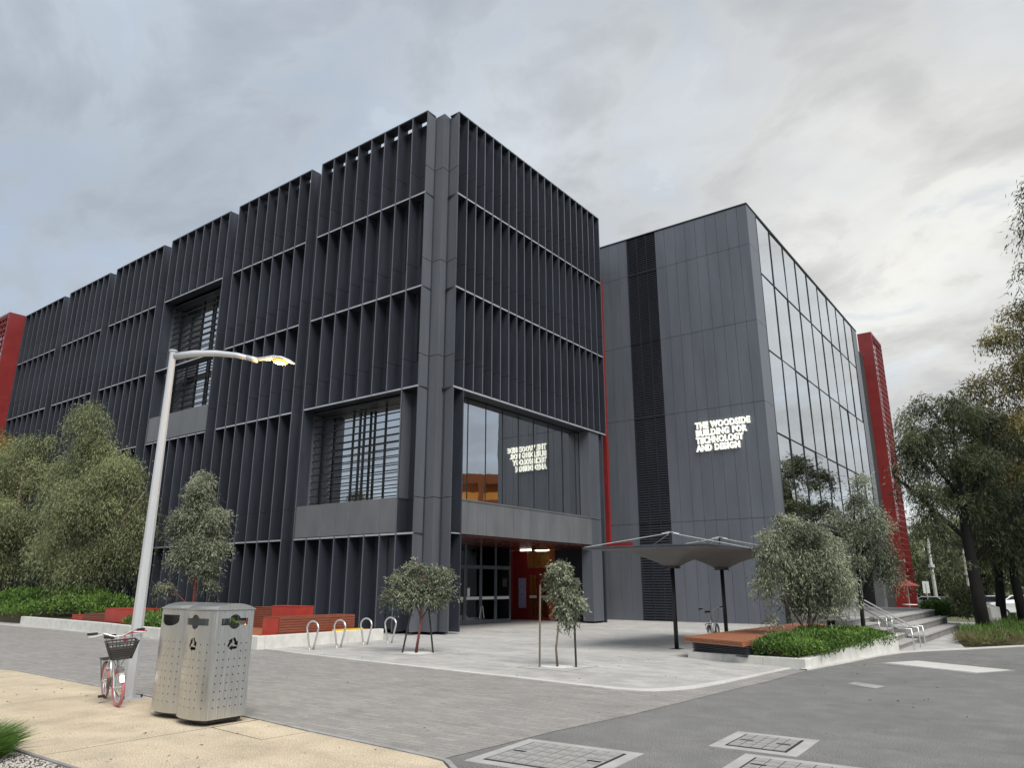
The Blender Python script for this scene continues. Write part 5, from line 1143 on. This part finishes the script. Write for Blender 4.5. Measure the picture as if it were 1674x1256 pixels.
def pole(brg, d, h_, label, sign=False):
    x, y = polar(brg, d); t = thing('light_pole', label, 'pole', (x, y, far_z(y)), 0, None)
    MB().tube([(0,0,0), (0,0,h_)], [.16,.09], 8).obj('shaft', 'concrete', t); MB().tube([(0,0,h_*.62), (0,0,h_*.66)], .24, 8).obj('collar', 'concrete', t)
    MB().tube([(0,0,h_), (.8,.3,h_+.25), (1.4,.5,h_+.2)], .05, 6).obj('arm', 'concrete_dk', t)
pole(-7.45, 70, 6.2, 'tall pale pole rising behind the terraces'); pole(-5.5, 72, 5.4, 'thin pale pole between shrub and big dark trunk')
x, y = polar(-7.95, 60); sg = thing('sign_post', 'small pale sign on a post beyond the podium', 'sign', (x, y, far_z(y)))
MB().tube([(0,0,0), (0,0,2.2)], .035, 6).obj('post', 'steel_pol', sg); MB().box(-.2, .2, -.02, .02, 1.55, 2.35).obj('plate', 'white', sg)
# red parasol and table past the tower
x, y = polar(-9.05, 49); um = thing('red_parasol', 'red parasol beside the red tower foot', 'parasol', (x, y, far_z(y)))
MB().tube([(0,0,0), (0,0,2.0)], .025, 6).obj('pole', 'steel_pol', um)
mb = MB(); i0 = 0
for k in range(8): a = 2*math.pi*k/8; b = 2*math.pi*(k+1)/8; mb.v += [(0,0,2.05), (.7*math.cos(a),.7*math.sin(a),1.75), (.7*math.cos(b),.7*math.sin(b),1.75)]; mb.f.append((3*k,3*k+1,3*k+2)); mb.mi.append(0)
mb.obj('canopy', 'red', um); MB().tube([(0,0,.7), (0,0,.74)], .4, 14).obj('table_top', 'white', um)
# multi-level car park far to the right, seen only as a mirror image in the entrance glazing
CP = thing('car_park', 'distant lit car park mirrored orange in the entrance glazing', 'building', (36.2,88,-2), R(-38))
for k in range(5):
    MB().box(-3.4, 3.4, -8, 8, 3.7*k+3.0, 3.7*k+4.4).obj('parapet', 'orange', CP)
    MB().box(-3.2, 3.2, -7, 7, 3.7*k+.6, 3.7*k+.8).obj('deck', 'concrete_dk', CP); MB().box(-3.2, 3.2, 1.0, 1.1, 3.7*k+.9, 3.7*k+2.9).obj('lit_level', 'lit_orange', CP)
for x in (-3.4, 0, 3.4): MB().box(x-.4, x+.4, -8.2, -7.4, 0, 18.8).obj('column', 'orange', CP)
# fallen leaves
def litter(name, label, poly, n, z):
    P = in_poly(poly)(n); d = unit(np.c_[RNG.normal(size=(n,2)), np.abs(RNG.normal(size=n))*.12]); o = leaves_mesh(name, np.c_[P, np.full(n, z)], d, .03+.03*RNG.random(n), .008+.010*RNG.random(n), RNG.random(n)*.8, LF['dry'])
    tag(o, label, 'leaf litter', kind='stuff')
litter('leaf_litter', 'scattered fallen leaves on the beige footpath and its edge', [(-14,3.6), (-5.4,3.6), (-5.4,5.6), (-14,6.0)], 60, .020)
litter('leaf_litter', 'scattered fallen leaves on the plaza and pavers', [(-20,6.4), (-5.2,6.0), (-4.9,15), (-9,17.5), (-15,17), (-16,12.3)], 90, .013)
litter('leaf_litter', 'scattered fallen leaves on the asphalt along the kerb', [(-4.4,9), (-1,9), (0,22), (-2.2,22.6), (-3.6,20)], 50, .006)
for x, y, h_, r_, lab in ((42.5,82,9,3.4,'rounded tree left of the mirrored car park'), (33.0,78,6.5,3.0,'low tree before the mirrored car park'), (36.8,78,5.0,2.6,'small tree hiding the foot of the mirrored car park')):
    lob = [(random.uniform(-.6,.6)*r_, random.uniform(-.6,.6)*r_, h_*random.uniform(.3,.9), r_*.45, r_*.45, r_*.35) for _ in range(10)]
    tree('background_tree', lab, (x,y,-2.0), [(0,0,0,.25), (0,0,h_*.8,.06)], [], lob, 500, 12, (.4,.12), .6, .9, 'dark', 'bark_dk', 'trees mirrored in the entrance glazing', shell=.3)
